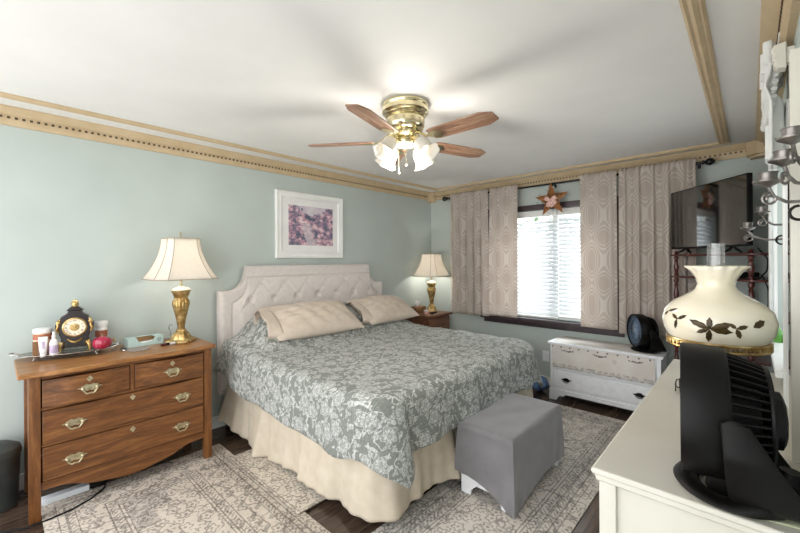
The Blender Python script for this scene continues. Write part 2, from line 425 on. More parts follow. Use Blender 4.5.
def thing(name, label, cat, loc=(0, 0, 0), rotz=0, group=None):
    o = bpy.data.objects.new(name, None); COL.objects.link(o); o.empty_display_size = .05
    o.location = loc; o.rotation_euler = (0, 0, rotz); o['label'] = label; o['category'] = cat
    if group: o['group'] = group
    return o
def tag(o, label, cat, group=None):
    o['label'] = label; o['category'] = cat
    if group: o['group'] = group
    return o
def struct(name, bm, m, parent=None, **k):
    o = obj(name, bm, m, parent, **k)
    if parent is None: o['kind'] = 'structure'
    return o
def dup(root, loc, rotz, label):
    r = root.copy(); COL.objects.link(r); r.location = loc; r.rotation_euler = (0, 0, rotz); r['label'] = label
    for ch in list(root.children):
        c = ch.copy(); COL.objects.link(c); c.parent = r
        for g in list(ch.children):
            d = g.copy(); COL.objects.link(d); d.parent = c
    return r

# ------------------------------------------------------------ the room
W, E_, N, S, H = 0.0, 3.53, 4.33, -0.7, 2.412
WX0, WX1, WZ0, WZ1 = .95, 2.40, .755, 2.02        # north window opening
EY0, EY1, EZ0, EZ1 = 2.30, 3.42, .98, 2.02        # east window opening
struct('floor', box(NB(), W - .15, E_ + .15, S, N + .15, -.1, 0), 'floor')
struct('ceiling', box(NB(), W - .15, E_ + .15, S, N + .15, H, H + .1), 'ceiling')
struct('wall_west', box(NB(), W - .15, W, S, N + .15, 0, H), 'wall')
def holed(bm, axis, c0, c1, a0, a1, h0, h1, p0, p1):
    def q(u0, u1, z0, z1):
        if axis == 'y': box(bm, u0, u1, c0, c1, z0, z1)
        else: box(bm, c0, c1, u0, u1, z0, z1)
    q(a0, h0, 0, H); q(h1, a1, 0, H); q(h0, h1, 0, p0); q(h0, h1, p1, H)
    return bm
struct('wall_north', holed(NB(), 'y', N, N + .15, W, E_ + .15, WX0, WX1, WZ0, WZ1), 'wall')
struct('wall_east', holed(NB(), 'x', E_, E_ + .15, S, N, EY0, EY1, EZ0, EZ1), 'wall')

def crown_profile(zb):
    return [(0, zb), (.014, zb), (.02, zb + .012), (.024, zb + .03), (.024, zb + .062), (.034, zb + .068), (.045, zb + .085), (.056, zb + .10), (.056, zb + .112), (.0, zb + .112)]
def crown(name, side, a0, a1, zb):
    bm = NB(); pr = crown_profile(zb)
    if side == 'W': prism(bm, [(W + p, z) for p, z in pr], a0, a1, 'y')
    if side == 'E': prism(bm, [(E_ - p * 1.7, z) for p, z in pr], a0, a1, 'y')
    if side == 'N': prism(bm, [(N - p, z) for p, z in pr], a0, a1, 'x')
    o = struct(name, bm, 'crown', smooth=25)
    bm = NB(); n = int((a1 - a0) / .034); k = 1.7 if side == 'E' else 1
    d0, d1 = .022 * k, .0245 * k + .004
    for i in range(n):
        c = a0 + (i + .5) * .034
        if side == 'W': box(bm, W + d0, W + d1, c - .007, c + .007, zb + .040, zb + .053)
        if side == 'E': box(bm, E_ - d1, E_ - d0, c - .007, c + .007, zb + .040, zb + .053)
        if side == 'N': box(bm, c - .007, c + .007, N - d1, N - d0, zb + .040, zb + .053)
    obj('dentil_gap_row', bm, 'dentil_gap_shade', o, smooth=0)  # dark blocks paint the shade of the gaps between dentils
crown('trim_1', 'W', S, N, 2.300); crown('trim_2', 'N', W, E_, 2.300); crown('trim_3', 'E', S, N, 2.300)
def bead(name, x0, x1, y0, y1, wd, along):
    pr = [(-wd / 2, 0), (-wd / 2, -.010), (-wd * .36, -.018), (-wd * .22, -.012), (0, -.022), (wd * .22, -.012), (wd * .36, -.018), (wd / 2, -.010), (wd / 2, 0)]
    bm = NB()
    if along == 'y': prism(bm, [(x0 + a, H + z) for a, z in pr], y0, y1, 'y')
    else: prism(bm, [(y0 + a, H + z) for a, z in pr], x0, x1, 'x')
    return struct(name, bm, 'crown', smooth=25)
bead('trim_4', .265, 0, S, 4.12, .055, 'y'); bead('trim_5', .24, 3.28, 4.12, 0, .055, 'x'); bead('trim_6', 3.245, 0, S, 4.12, .07, 'y')
def corner_block(name, cx, cy, r, sx, sy):
    bm = NB(); z0, z1 = 2.27, 2.405
    poly = [(0, 0), (sx * r, 0), (sx * r, sy * r * .55), (sx * r * .55, sy * r), (0, sy * r)]
    prism(bm, [(cx + a, cy + b) for a, b in poly], z0 + .02, z1, 'z')
    prism(bm, [(cx + a * .85, cy + b * .85) for a, b in poly], z0, z0 + .02, 'z')
    return struct(name, bm, 'crown', bevel=.004)
corner_block('trim_7', W, N, .10, 1, -1); corner_block('trim_8', E_, N, .15, -1, -1)
struct('baseboard_west', box(NB(), W, W + .014, S, N, 0, .10, .004), 'white_paint')
struct('baseboard_north', box(NB(), W + .014, E_ - .014, N - .014, N, 0, .10, .004), 'white_paint')
struct('baseboard_east', box(NB(), E_ - .014, E_, S, N - .014, 0, .10, .004), 'white_paint')

# north window
bm = NB()
box(bm, WX0 - .07, WX1 + .07, N - .02, N, WZ1, WZ1 + .065, .004)
box(bm, WX0 - .07, WX0, N - .02, N, WZ0, WZ1, .004); box(bm, WX1, WX1 + .07, N - .02, N, WZ0, WZ1, .004)
w1 = struct('window_1', bm, 'dark_wood')
bm = NB(); box(bm, WX0 - .09, WX1 + .09, N - .085, N + .05, WZ0 - .045, WZ0, .006); box(bm, WX0 - .07, WX1 + .07, N - .025, N, WZ0 - .10, WZ0 - .045, .004)
obj('window_sill', bm, 'dark_wood', w1)
bm = NB(); xm = 1.75
for a, c in ((WX0, WX0 + .05), (xm - .03, xm + .03), (WX1 - .05, WX1)): box(bm, a, c, N + .09, N + .13, WZ0, WZ1)
for a, c in ((WZ0, WZ0 + .05), (WZ1 - .05, WZ1)): box(bm, WX0, WX1, N + .092, N + .128, a, c)
obj('window_frame', bm, 'white_paint', w1)
obj('pane', box(NB(), WX0 + .04, WX1 - .04, N + .107, N + .113, WZ0 + .04, WZ1 - .04), 'pane', w1)
# east window
bm = NB()
box(bm, E_ - .02, E_, EY0 - .08, EY1 + .08, EZ1, EZ1 + .08, .004)
box(bm, E_ - .02, E_, EY0 - .08, EY0, EZ0, EZ1, .004); box(bm, E_ - .02, E_, EY1, EY1 + .08, EZ0, EZ1, .004)
w2 = struct('window_2', bm, 'white_paint')
bm = NB(); box(bm, E_ - .055, E_ + .05, EY0 - .10, EY1 + .12, EZ0 - .03, EZ0, .006)
obj('window_sill', bm, 'white_paint', w2)
bm = NB(); ym = (EY0 + EY1) / 2
for a, c in ((EY0, EY0 + .05), (EY1 - .05, EY1)): box(bm, E_ + .09, E_ + .13, a, c, EZ0, EZ1)
for a, c in ((EZ0, EZ0 + .05), (1.48, 1.53), (EZ1 - .05, EZ1)): box(bm, E_ + .092, E_ + .128, EY0, EY1, a, c)
obj('window_frame', bm, 'white_paint', w2)
obj('pane', box(NB(), E_ + .107, E_ + .113, EY0 + .04, EY1 - .04, EZ0 + .04, EZ1 - .04), 'pane', w2)

# outside: ground made pale to bounce light onto the blinds; hedge seen between slats
struct('ground', box(NB(), -8, 12, N + .2, 16, -.5, -.3), 'bounce_ground')
def hedge(x0, x1, y, h, label):
    bm = NB(); rnd = random.Random(int(x0 * 10))
    for i in range(900):
        px, pz = rnd.uniform(x0, x1), rnd.uniform(-.3, h); py = y + rnd.uniform(-.3, .3)
        s = rnd.uniform(.06, .15); n = Vector((rnd.uniform(-1, 1), rnd.uniform(-1, 1), rnd.uniform(-1, 1))).normalized(); u = n.orthogonal().normalized(); v = n.cross(u)
        c = Vector((px, py, pz)); bm.faces.new([bm.verts.new(c + u * s), bm.verts.new(c + v * s * .5), bm.verts.new(c - u * s), bm.verts.new(c - v * s * .5)])
    o = obj('hedge', bm, 'hedge', smooth=0); tag(o, label, 'hedge'); return o
hedge(-7.5, 1.8, 10.5, 2.6, 'green leafy hedge outside, seen between the window blind slats')

# ------------------------------------------------------------ blinds, curtains, rod, star
def blind(x0, x1, zb, label):
    t = thing('window_blind', label, 'blind', ((x0 + x1) / 2, N + .045, zb), group='white blinds in the window')
    obj('headrail', box(NB(), x0, x1, N + .012, N + .07, WZ1 - .075, WZ1 - .003, .004), 'white_paint', t, True)
    bm = NB(); z = zb + .06; cy = N + .045
    while z < WZ1 - .10:
        a = radians(52); hw = .025
        pts = [(-hw, 0), (0, .003), (hw, 0)]
        vs0 = []
        for xx in (x0 + .004, x1 - .004):
            vs0.append([bm.verts.new((xx, cy + p * cos(a) - q * sin(a), z + p * sin(a) + q * cos(a))) for p, q in pts])
        for k in range(2): bm.faces.new((vs0[0][k], vs0[1][k], vs0[1][k + 1], vs0[0][k + 1]))
        z += .046
    obj('slats', bm, 'blind', t, True, solid=.0025)
    obj('bottom_rail', box(NB(), x0 + .003, x1 - .003, cy - .024, cy + .024, zb, zb + .022, .004), 'white_paint', t, True)
    for xx in (x0 + .08, x1 - .08): obj('ladder_cord', tube(NB(), [(xx, cy - .027, zb + .01), (xx, cy - .027, WZ1 - .06)], .0018, 5), 'white_paint', t, True)
blind(WX0 + .012, 1.795, WZ0 + .004, 'white slatted window blind left of the gap, reaching the sill')
blind(1.803, WX1 - .012, WZ0 + .022, 'white slatted window blind right of the gap, hanging just above the sill')

t = thing('curtain_rod', 'black curtain rod with round finials above the window', 'curtain rod', (1.72, 4.235, 2.287))
obj('rod', tube(NB(), [(.36, 4.235, 2.287), (3.10, 4.235, 2.287)], .011, 12), 'black_gloss', t, True)
for xx, s in ((.36, -1), (3.10, 1)):
    bm = NB(); mt = Matrix.Translation((xx, 4.235, 2.287)) @ Matrix.Rotation(s * pi / 2, 4, 'Y')
    lathe(bm, [(.012, -.01), (.02, -.004), (.02, .004), (.012, .012), (.022, .022), (.032, .038), (.034, .05), (.028, .066), (.016, .078), (.004, .084)], 20, mtx=mt)
    obj('finial', bm, 'black_gloss', t, True)
for xx in (.40, 1.79, 3.07):
    bm = NB(); box(bm, xx - .012, xx + .012, N - .008, N, 2.25, 2.32, .002); tube(bm, [(xx, N - .005, 2.283), (xx, 4.235, 2.268)], .007, 8)
    box(bm, xx - .008, xx + .008, 4.22, 4.25, 2.262, 2.276, .002)
    obj('bracket', bm, 'black_gloss', t, True)

def curtain(x0, x1, zb, folds, amp, flat, label, seed):
    """folds: number of pleats over the pleated share; flat: (u0,u1) stretch that hangs flat"""
    rnd = random.Random(seed); ph = [rnd.uniform(0, 6.28) for _ in range(4)]
    cx = (x0 + x1) / 2; width = (x1 - x0) * 1.35; zt = 2.322
    def fn(u, v):
        z = zb + (zt - zb) * v
        fl = 1.0
        if flat:
            fl = min(1, max(0, (abs(u - (flat[0] + flat[1]) / 2) - (flat[1] - flat[0]) / 2) / .08))
        a = amp * (.28 + .72 * min(1, (1 - v) * 2.2)) * fl
        y = a * (sin(u * folds * 2 * pi + ph[0]) + .35 * sin(u * folds * 4.3 * pi + ph[1] + 1.5 * v)) + .006 * sin(u * 7 + ph[2] + v * 2)
        y += .005 * sin(u * folds * 2 * pi * 3.1 + ph[3]) * max(0, (v - .8) * 5)        # gathered heading
        x = x0 + (x1 - x0) * u + .35 * a * sin(u * folds * 4 * pi + ph[1])
        z += .004 * sin(u * folds * 6 * pi) * (v > .99)
        return Vector((x - cx, min(y, .03) - .035, z - zb))
    o = obj('curtain', grid(NB(), fn, 150, 44, lambda u, v: (u * width, v * (zt - zb))), 'curtain', solid=.0025)
    o.location = (cx, 4.205, zb); tag(o, label, 'curtain', 'taupe lattice curtains on the rod')
    return o
curtain(.455, 1.02, .742, 5, .020, None, 'taupe lattice curtain hanging in folds beside the corner lamp', 3)
curtain(1.045, 1.405, .758, 2, .014, (.35, 1.2), 'taupe lattice curtain hanging flat, left of the bare blinds', 5)
curtain(2.10, 2.44, .742, 2, .014, (-.2, .7), 'taupe lattice curtain hanging flat, right of the bare blinds', 8)
curtain(2.46, 3.055, .72, 5, .022, None, 'taupe lattice curtain in folds, partly behind the television', 11)

t = thing('barn_star', 'rusty tin star with ribbon and berry sprigs hanging from the curtain rod', 'star decoration', (1.80, 4.185, 2.10))
bm = NB(); R1, R2, dp = .195, .078, .04
c0 = bm.verts.new((0, -dp, 0)); c1 = bm.verts.new((0, .004, 0)); ring = []
for k in range(10):
    a = pi / 2 + k * pi / 5 + .06; r = R1 if k % 2 == 0 else R2; ring.append(bm.verts.new((r * cos(a), 0, r * sin(a))))
for k in range(10):
    bm.faces.new((c0, ring[k], ring[(k + 1) % 10])); bm.faces.new((c1, ring[(k + 1) % 10], ring[k]))
obj('star_body', bm, 'rust', t, smooth=0)
bm = NB()
for s in range(16):
    a = random.uniform(0, 6.28); r = random.uniform(.08, .15); p = Vector((r * cos(a), -.03, r * sin(a) * .9))
    tube(bm, [(0, -.03, -.01), p * .6 + Vector((0, -.012, .01)), p], .0014, 4)
obj('twig', bm, 'iron', t)
for k in range(12):
    a = random.uniform(0, 6.28); r = random.uniform(.09, .16)
    obj('berry', sphere(NB(), (r * cos(a), -.032, r * sin(a) * .9), .007, seg=8), 'sagebead' if k % 2 else 'rust', t)
bm = NB()
for a in (.5, 2.6, -1.2, -2.0, -.5):
    def rf(u, v, a=a):
        L = .075 * u; wd = .035 * (v - .5) * (.4 + sin(u * pi * .8))
        return Vector((cos(a) * L - sin(a) * wd, -.036 - .012 * sin(u * pi), sin(a) * L + cos(a) * wd - .012))
    grid(bm, rf, 8, 4)
sphere(bm, (0, -.042, -.012), .014, seg=10)
obj('ribbon', bm, 'ribbon', t, solid=.0015)
obj('hanger', tube(NB(), [(.0, .0, .185), (.003, .02, .195), (.0, .035, .172)], .0015, 5), 'iron', t)

# ------------------------------------------------------------ rugs
def rug(name, x0, x1, y0, y1, z0, m, label):
    cx, cy = (x0 + x1) / 2, (y0 + y1) / 2; hw, hl = (x1 - x0) / 2, (y1 - y0) / 2
    o = obj(name, box(NB(), -hw, hw, -hl, hl, 0, .008, .003), m(hw, hl)); o.location = (cx, cy, z0); tag(o, label, 'rug'); return o
rug('area_rug', .33, 1.90, .178, 1.205, .0005, lambda a, b: rug_mat('faded_oriental_rug', a, b, 'D6CBBD', 'BFB3A5', '443C38', .34, (.05, .52, 1.1, .68)), 'faded oriental rug with border stripes, reaching under the oak dresser')
rug('area_rug', .62, 1.526, 1.16, 3.3, .009, lambda a, b: rug_mat('cream_medallion_rug', a, b, 'DACFBF', 'C4B8A8', '4A3E34', .02), 'cream patterned rug disappearing beneath the side of the bed')
rug('area_rug', 1.93, 2.705, .25, 3.80, .0005, lambda a, b: rug_mat('grey_cream_runner', a, b, 'DAD3CA', 'C4BCB3', '4A4644', .22), 'long cream and grey runner rug beneath the grey covered bench')

# ------------------------------------------------------------ the bed
bed = thing('bed', 'king bed with beige button tufted headboard against the sage wall', 'bed', (1.05, 2.28, 0))
BC = 2.272
def hb_top(d):
    d = abs(d)
    if d < .735: return 1.40
    if d < .885:
        k = (d - .735) / .15; return 1.37 - .185 * (1 - sqrt(max(0, 1 - (k) ** 2))) - .0 if False else 1.185 + .185 * (1 - sqrt(max(0, 1 - (1 - k) ** 2)))
    return 1.185
BT = [(d, 1.262) for d in (-.60, -.36, -.12, .12, .36, .60)] + [(d, 1.10) for d in (-.72, -.48, -.24, 0, .24, .48, .72)] + [(d, .94) for d in (-.6, -.36, -.12, .12, .36, .6)]
def hbf(u, v):
    d = -.968 + 1.936 * u
    top = hb_top(d); z = .35 + (top - .35) * v
    # inset panel distance
    db = min(.968 - abs(d), top - z)
    if abs(d) > .70 and z > 1.0: db = min(db, sqrt(max(0, (abs(d) - .885) ** 2 + (z - 1.37) ** 2)) - .185 if False else db)
    e = min(1, max(0, db) / .03); x = .085 + .03 * sqrt(1 - (1 - e) ** 2)
    x -= .012 * math.exp(-((db - .105) / .007) ** 2)
    if db > .12:
        k = min(1, (db - .12) / .06); tuft = 0
        for bd, bz in BT:
            r2 = (d - bd) ** 2 + (z - bz) ** 2; tuft = max(tuft, math.exp(-r2 / .0007))
            for sx in (-1, 1):
                for sz in (-1, 1):
                    px, pz = d - bd, z - bz; ex, ez = sx * .12, sz * .161; L = ex * ex + ez * ez; tt = (px * ex + pz * ez) / L
                    if 0 <= tt <= 1:
                        dd = abs(px * ez - pz * ex) / sqrt(L); tuft = max(tuft, .16 * math.exp(-(dd / .010) ** 2))
        x += k * (.022 - .034 * tuft)
    return Vector((x, BC + d, z))
bm = NB(); grid(bm, hbf, 190, 100)
hbm = obj('headboard', bm, 'linen', bed, True, smooth=80)
bm = NB()
pts = [(-.968 + 1.936 * i / 96) for i in range(97)]
fr = [(BC + d, hb_top(d)) for d in pts]
prism(bm, [(BC - .968, .30)] + fr + [(BC + .968, .30)], .03, .086, 'x')
obj('headboard_back', bm, 'linen', hbm, True)
for bd, bz in BT:
    if bz > 1.05: obj('button', sphere(NB(), (.106, BC + bd, bz), .012, (.6, 1, 1), 10), 'linen', hbm, True)
for yy in (BC - .90, BC + .85):
    obj('leg', box(NB(), .03, .075, yy, yy + .05, 0, .32, .004), 'iron', bed, True)
obj('box_spring', box(NB(), .14, 1.88, 1.45, 3.16, .20, .42, .03), 'mattress', bed, True)
obj('mattress', box(NB(), .14, 1.945, 1.40, 3.21, .42, .69, .08), 'mattress', bed, True)
for xx in (.3, 1.8):
    for yy in (1.55, 3.0): obj('leg', box(NB(), xx, xx + .06, yy, yy + .06, .018, .20), 'iron', bed, True)

QX0, QX1, QY0, QY1, QZ, QR = .135, 1.968, 1.375, 3.235, .715, .075
def sstep(a, b, x):
    k = min(1, max(0, (x - a) / (b - a))); return k * k * (3 - 2 * k)
def q_top(x, y):
    h = .20 * (1 - sstep(.30, .66, x)) * sstep(QY0 - .02, QY0 + .28, y) * sstep(QY1 + .02, QY1 - .28, y)
    h += .06 * (1 - sstep(.2, .7, x))
    return QZ + h + .006 * sin(x * 9 + y * 4) * sin(y * 7) + .004 * sin(x * 23 + y * 11)
# cloth parameters: p along the bed, q across
def q_over(p):                       # side overhang along the bed
    return .27 + .10 * sstep(.15, .75, p) + .02 * sin(p * 5)
PF = .36
def quilt(u, v):
    p = QX0 + (QX1 + PF - QX0) * u
    so = q_over(p); q = (QY0 - so) + (QY1 - QY0 + 2 * so) * v
    RC = .14
    dx = max(0, p - (QX1 - RC)); dy = max(0, QY0 + RC - q, q - (QY1 - RC)); near = q < (QY0 + QY1) / 2; sgn = -1 if near else 1
    xb, yb = min(p, QX1 - RC), min(max(q, QY0 + RC), QY1 - RC)
    n = 2.0 if near else 3.0; s = (dx ** n + dy ** n) ** (1 / n) - RC
    if s <= 0: return Vector((p, q, q_top(p, q)))
    ph = atan2(dy, dx); cn = sin(2 * ph)
    if near: ph = (pi / 2) * (ph / (pi / 2)) ** 2.5
    L = QR * pi / 2
    if s < L: a = s / L * pi / 2; out = QR * sin(a); dr = QR * (1 - cos(a))
    else: out = QR; dr = QR + (s - L)
    out += RC
    hang = max(0, s - L)
    if hang > .27: hang = .27 + .11 * (1 - math.exp(-(hang - .27) / .11)); dr = QR + hang
    fl = .07 + .20 * cn * cn + .30 * math.exp(-max(0, p - QX0) / .22); out += hang * fl
    wq = dx * dx / (dx * dx + dy * dy + 1e-9); wav = wq * sin(q * 15 + 1) + (1 - wq) * sin(p * 13 + 2 * sin(p * 3))
    out += .018 * min(1, hang / .25) * wav * (1 - .5 * cn)
    # the near corner hangs rather down the side and the foot as a fold
    ex, ey = cos(ph), sin(ph)
    return Vector((xb + ex * out, yb + sgn * ey * out, max(.05, q_top(min(p, QX1), min(max(q, QY0), QY1)) - dr)))
bm = NB(); grid(bm, quilt, 150, 150, lambda u, v: ((QX1 + PF) * u, v * 2.55))
qo = obj('quilt', bm, 'quilt', smooth=80, solid=.008); tag(qo, 'sage and white floral quilt spread over the bed', 'quilt')

# bed skirt
sk = []
def skpath():
    P = []; n = 90; y0 = 1.362; xf = 1.972; r = .16
    for i in range(n): P.append((.122 + (xf - r - .122) * i / n, y0, 0, -1))
    for i in range(14):
        a = -pi / 2 + pi / 2 * i / 14; P.append((xf - r + r * cos(a), y0 + r + r * sin(a), cos(a), sin(a)))
    for i in range(n + 1): P.append((xf, y0 + r + (3.24 - y0 - r) * i / n, 1, 0))
    return P
SK = skpath(); SL = [0]
for a, b in zip(SK, SK[1:]): SL.append(SL[-1] + sqrt((a[0] - b[0]) ** 2 + (a[1] - b[1]) ** 2))
def skirt(u, v):
    i = min(len(SK) - 1, int(round(u * (len(SK) - 1)))); x, y, nx, ny = SK[i]; s = SL[i]
    drop = 1 - v
    ple = .022 * math.exp(-((s - .62) / .035) ** 2) * 2.0 - .03 * math.exp(-((s - .72) / .03) ** 2) + .03 * math.exp(-((s - 2.42) / .03) ** 2) + .03 * math.exp(-((s - 3.2) / .03) ** 2)
    out = drop * (.03 + .016 * sin(s * 11) + .010 * sin(s * 27 + 1) + .006 * sin(s * 61) + ple * 1.5 + .05 * math.exp(-s / .25)) + .004 * sin(s * 40) * drop
    zb = .035 + .03 * sstep(1.2, 1.7, s) + .07 * (1 - sstep(.0, .5, s)) + .012 * sin(s * 6 + 1)
    return Vector((x + nx * out, y + ny * out, zb + (.40 - zb) * v))
bm = NB(); grid(bm, skirt, len(SK) - 1, 22)
so = obj('bed_skirt', bm, 'skirt', smooth=80, solid=.003); tag(so, 'cream cotton bed skirt hanging below the floral quilt', 'bed skirt')

def pillow(loc, rot, w, l, th, label, seed):
    rnd = random.Random(seed); ph = [rnd.uniform(0, 6) for _ in range(6)]
    t = thing('pillow', label, 'pillow', loc, 0, 'beige pillows on the quilt'); t.rotation_euler = rot
    def surf(sgn):
        def f(u, v):
            a, b = 2 * u - 1, 2 * v - 1
            ex = (1 - abs(a) ** 2.2) * (1 - abs(b) ** 2.8)
            k = max(0, ex) ** .62
            x = a * w / 2 * (1 - .06 * (1 - abs(b)) ** 0 * (b * b) * 0 - .04 * (1 - b * b)); y = b * l / 2 * (1 - .035 * (1 - a * a))
            wr = .008 * sin(a * 9 + b * 5 + ph[0]) + .006 * sin(b * 17 - a * 6 + ph[1]) + .004 * sin(a * 23 + ph[2])
            return Vector((x, y, sgn * (th / 2 * k) + wr * k * (1 if sgn > 0 else .3)))
        return f
    bm = NB(); grid(bm, surf(1), 44, 60); grid(bm, surf(-1), 44, 60); bmesh.ops.remove_doubles(bm, verts=bm.verts, dist=.0006)
    pb = obj('pillow_body', bm, 'sham', t, smooth=80)
    # loose open end of the pillowcase
    def flap(u, v):
        a = v * 2 * pi; k = .62 - .10 * u
        return Vector((w / 2 * k * 1.35 * cos(a) * (1 - .05 * u), -l / 2 + .06 - .12 * u, th * .30 * (1 + .25 * u) * sin(a) + .012 * sin(a * 5 + u * 3) * u))
    bm = NB(); grid(bm, flap, 8, 36)
    obj('pillowcase_opening', bm, 'sham', t, smooth=80, solid=.002)
    return t
pillow((.415, 2.03, .905), (0, radians(29), radians(-3)), .47, .90, .22, 'beige pillow nearer the oak dresser on the floral quilt', 4)
pillow((.41, 2.955, .905), (0, radians(28), radians(3)), .45, .80, .21, 'beige pillow farther from the oak dresser, by the corner lamp', 9)

# ------------------------------------------------------------ oak dresser
dr = thing('oak_dresser', 'antique oak dresser with serpentine drawers and brass pulls', 'dresser', (.28, .61, 0))
DY0, DY1, DX0, DX1, DZ = .125, 1.085, .03, .495, .835
def serp(y, amp=.03):
    k = (y - DY0) / (DY1 - DY0); return amp * (.5 - .5 * cos(4 * pi * k)) * (1 if True else 0)
def face(bm, y0, y1, z0, z1, xf, amp, th=.02, n=28):
    def f(u, v):
        y = y0 + (y1 - y0) * u; return Vector((xf + serp(y, amp), y, z0 + (z1 - z0) * v))
    A = [[bm.verts.new(f(i / n, j)) for j in (0, 1)] for i in range(n + 1)]
    B = [[bm.verts.new(f(i / n, j) - Vector((th + serp(y0 + (y1 - y0) * i / n, amp), 0, 0))) for j in (0, 1)] for i in range(n + 1)]
    for i in range(n):
        bm.faces.new((A[i][0], A[i + 1][0], A[i + 1][1], A[i][1])); bm.faces.new((B[i][0], B[i][1], B[i + 1][1], B[i + 1][0]))
        bm.faces.new((A[i][1], A[i + 1][1], B[i + 1][1], B[i][1])); bm.faces.new((A[i][0], B[i][0], B[i + 1][0], A[i + 1][0]))
    bm.faces.new((A[0][0], A[0][1], B[0][1], B[0][0])); bm.faces.new((A[n][0], B[n][0], B[n][1], A[n][1]))
    return bm
bm = NB(); poly = [(.012, .082)] + [(.515 + .03 * (.5 - .5 * cos(4 * pi * i / 40)), .082 + (1.108 - .082) * i / 40) for i in range(41)] + [(.012, 1.108)]
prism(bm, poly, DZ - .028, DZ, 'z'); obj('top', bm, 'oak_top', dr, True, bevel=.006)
for y0 in (DY0, DY1 - .05):
    obj('leg', box(NB(), DX1 - .045, DX1 + .005, y0, y0 + .05, 0 if y0 < .5 else .009, DZ - .028, .005), 'oak_v', dr, True)
    obj('leg', box(NB(), DX0, DX0 + .045, y0, y0 + .05, 0, DZ - .028, .004), 'oak_v', dr, True)
    obj('side_panel', box(NB(), DX0 + .045, DX1 - .045, y0 + .012, y0 + .036, .17, DZ - .028), 'oak_v', dr, True)
iy0, iy1 = DY0 + .052, DY1 - .052
bm = NB()
for z0, z1 in ((.785, DZ - .028), (.610, .625), (.405, .417), (.196, .208)): box(bm, DX0 + .05, DX1 - .004, iy0, iy1, z0, z1, .002)
ymid = .602
box(bm, DX0 + .05, DX1, ymid - .011, ymid + .011, .625, .785, .002); box(bm, DX0 + .01, DX0 + .02, iy0, iy1, .20, DZ - .03)
obj('case_rails', bm, 'oak', dr, True)
# apron with scalloped lower edge
bm = NB(); n = 60; poly = [(iy0, .196)]
for i in range(n + 1):
    k = i / n; c = abs(2 * k - 1)
    z = .118 - .020 * cos(c * pi * 1.0) * (c < 2) + (.028 * sstep(.45, .8, c)) - .012 * math.exp(-((c - .0) / .3) ** 2)
    poly.append((iy0 + (iy1 - iy0) * k, z))
poly.append((iy1, .196)); prism(bm, poly, DX1 - .022, DX1 - .002, 'x'); obj('apron', bm, 'oak', dr, True)
def pull(bm_y, z, xf, parent):
    bm = NB()
    pts = []
    for i in range(48):                                    # bat-wing back plate
        a = 2 * pi * i / 48; r = 1 + .10 * cos(6 * a + .3) + .10 * cos(10 * a)
        pts.append((bm_y + .048 * r * cos(a), z + .019 * r * sin(a) + .006))
    prism(bm, pts, xf, xf + .004, 'x')
    for s in (-1, 1): lathe(bm, [(.009, 0), (.009, .006), (.005, .012), (.008, .018), (.003, .022)], 10, mtx=Matrix.Translation((xf, bm_y + s * .034, z + .004)) @ Matrix.Rotation(pi / 2, 4, 'Y'))
    tube(bm, [(xf + .016, bm_y + .034 * cos(a), z + .004 - .031 * sin(a) * (1 + .10 * cos(6 * a))) for a in [pi * k / 18 for k in range(19)]], .0046, 8)
    return obj('pull', bm, 'brass_old', parent, True)
def keyhole(y, z, xf, parent):
    bm = NB(); pts = [(y + .013 * cos(a) * (1 + .15 * cos(4 * a)), z + .016 * sin(a) * (1 + .15 * cos(4 * a))) for a in [2 * pi * k / 24 for k in range(24)]]
    prism(bm, pts, xf, xf + .004, 'x'); return obj('escutcheon', bm, 'brass_old', parent, True)
for (y0, y1, z0, z1, amp, pulls, keys) in ((iy0 + .004, ymid - .015, .629, .781, .03, (.385,), (.385,)), (ymid + .015, iy1 - .004, .629, .781, .03, (.822,), (.822,)),
        (iy0 + .004, iy1 - .004, .421, .606, .012, (.318, .885), (.602,)), (iy0 + .004, iy1 - .004, .212, .401, .0, (.318, .885), (.602,))):
    dw = obj('drawer', face(NB(), y0, y1, z0, z1, DX1 + .002, amp), 'oak', dr, True, bevel=.003)
    zc = (z0 + z1) / 2 - .008
    for py in pulls: pull(py, zc, DX1 + .002 + serp(py, amp), dw)
    for ky in keys: keyhole(ky, z1 - .028, DX1 + .002 + serp(ky, amp), dw)

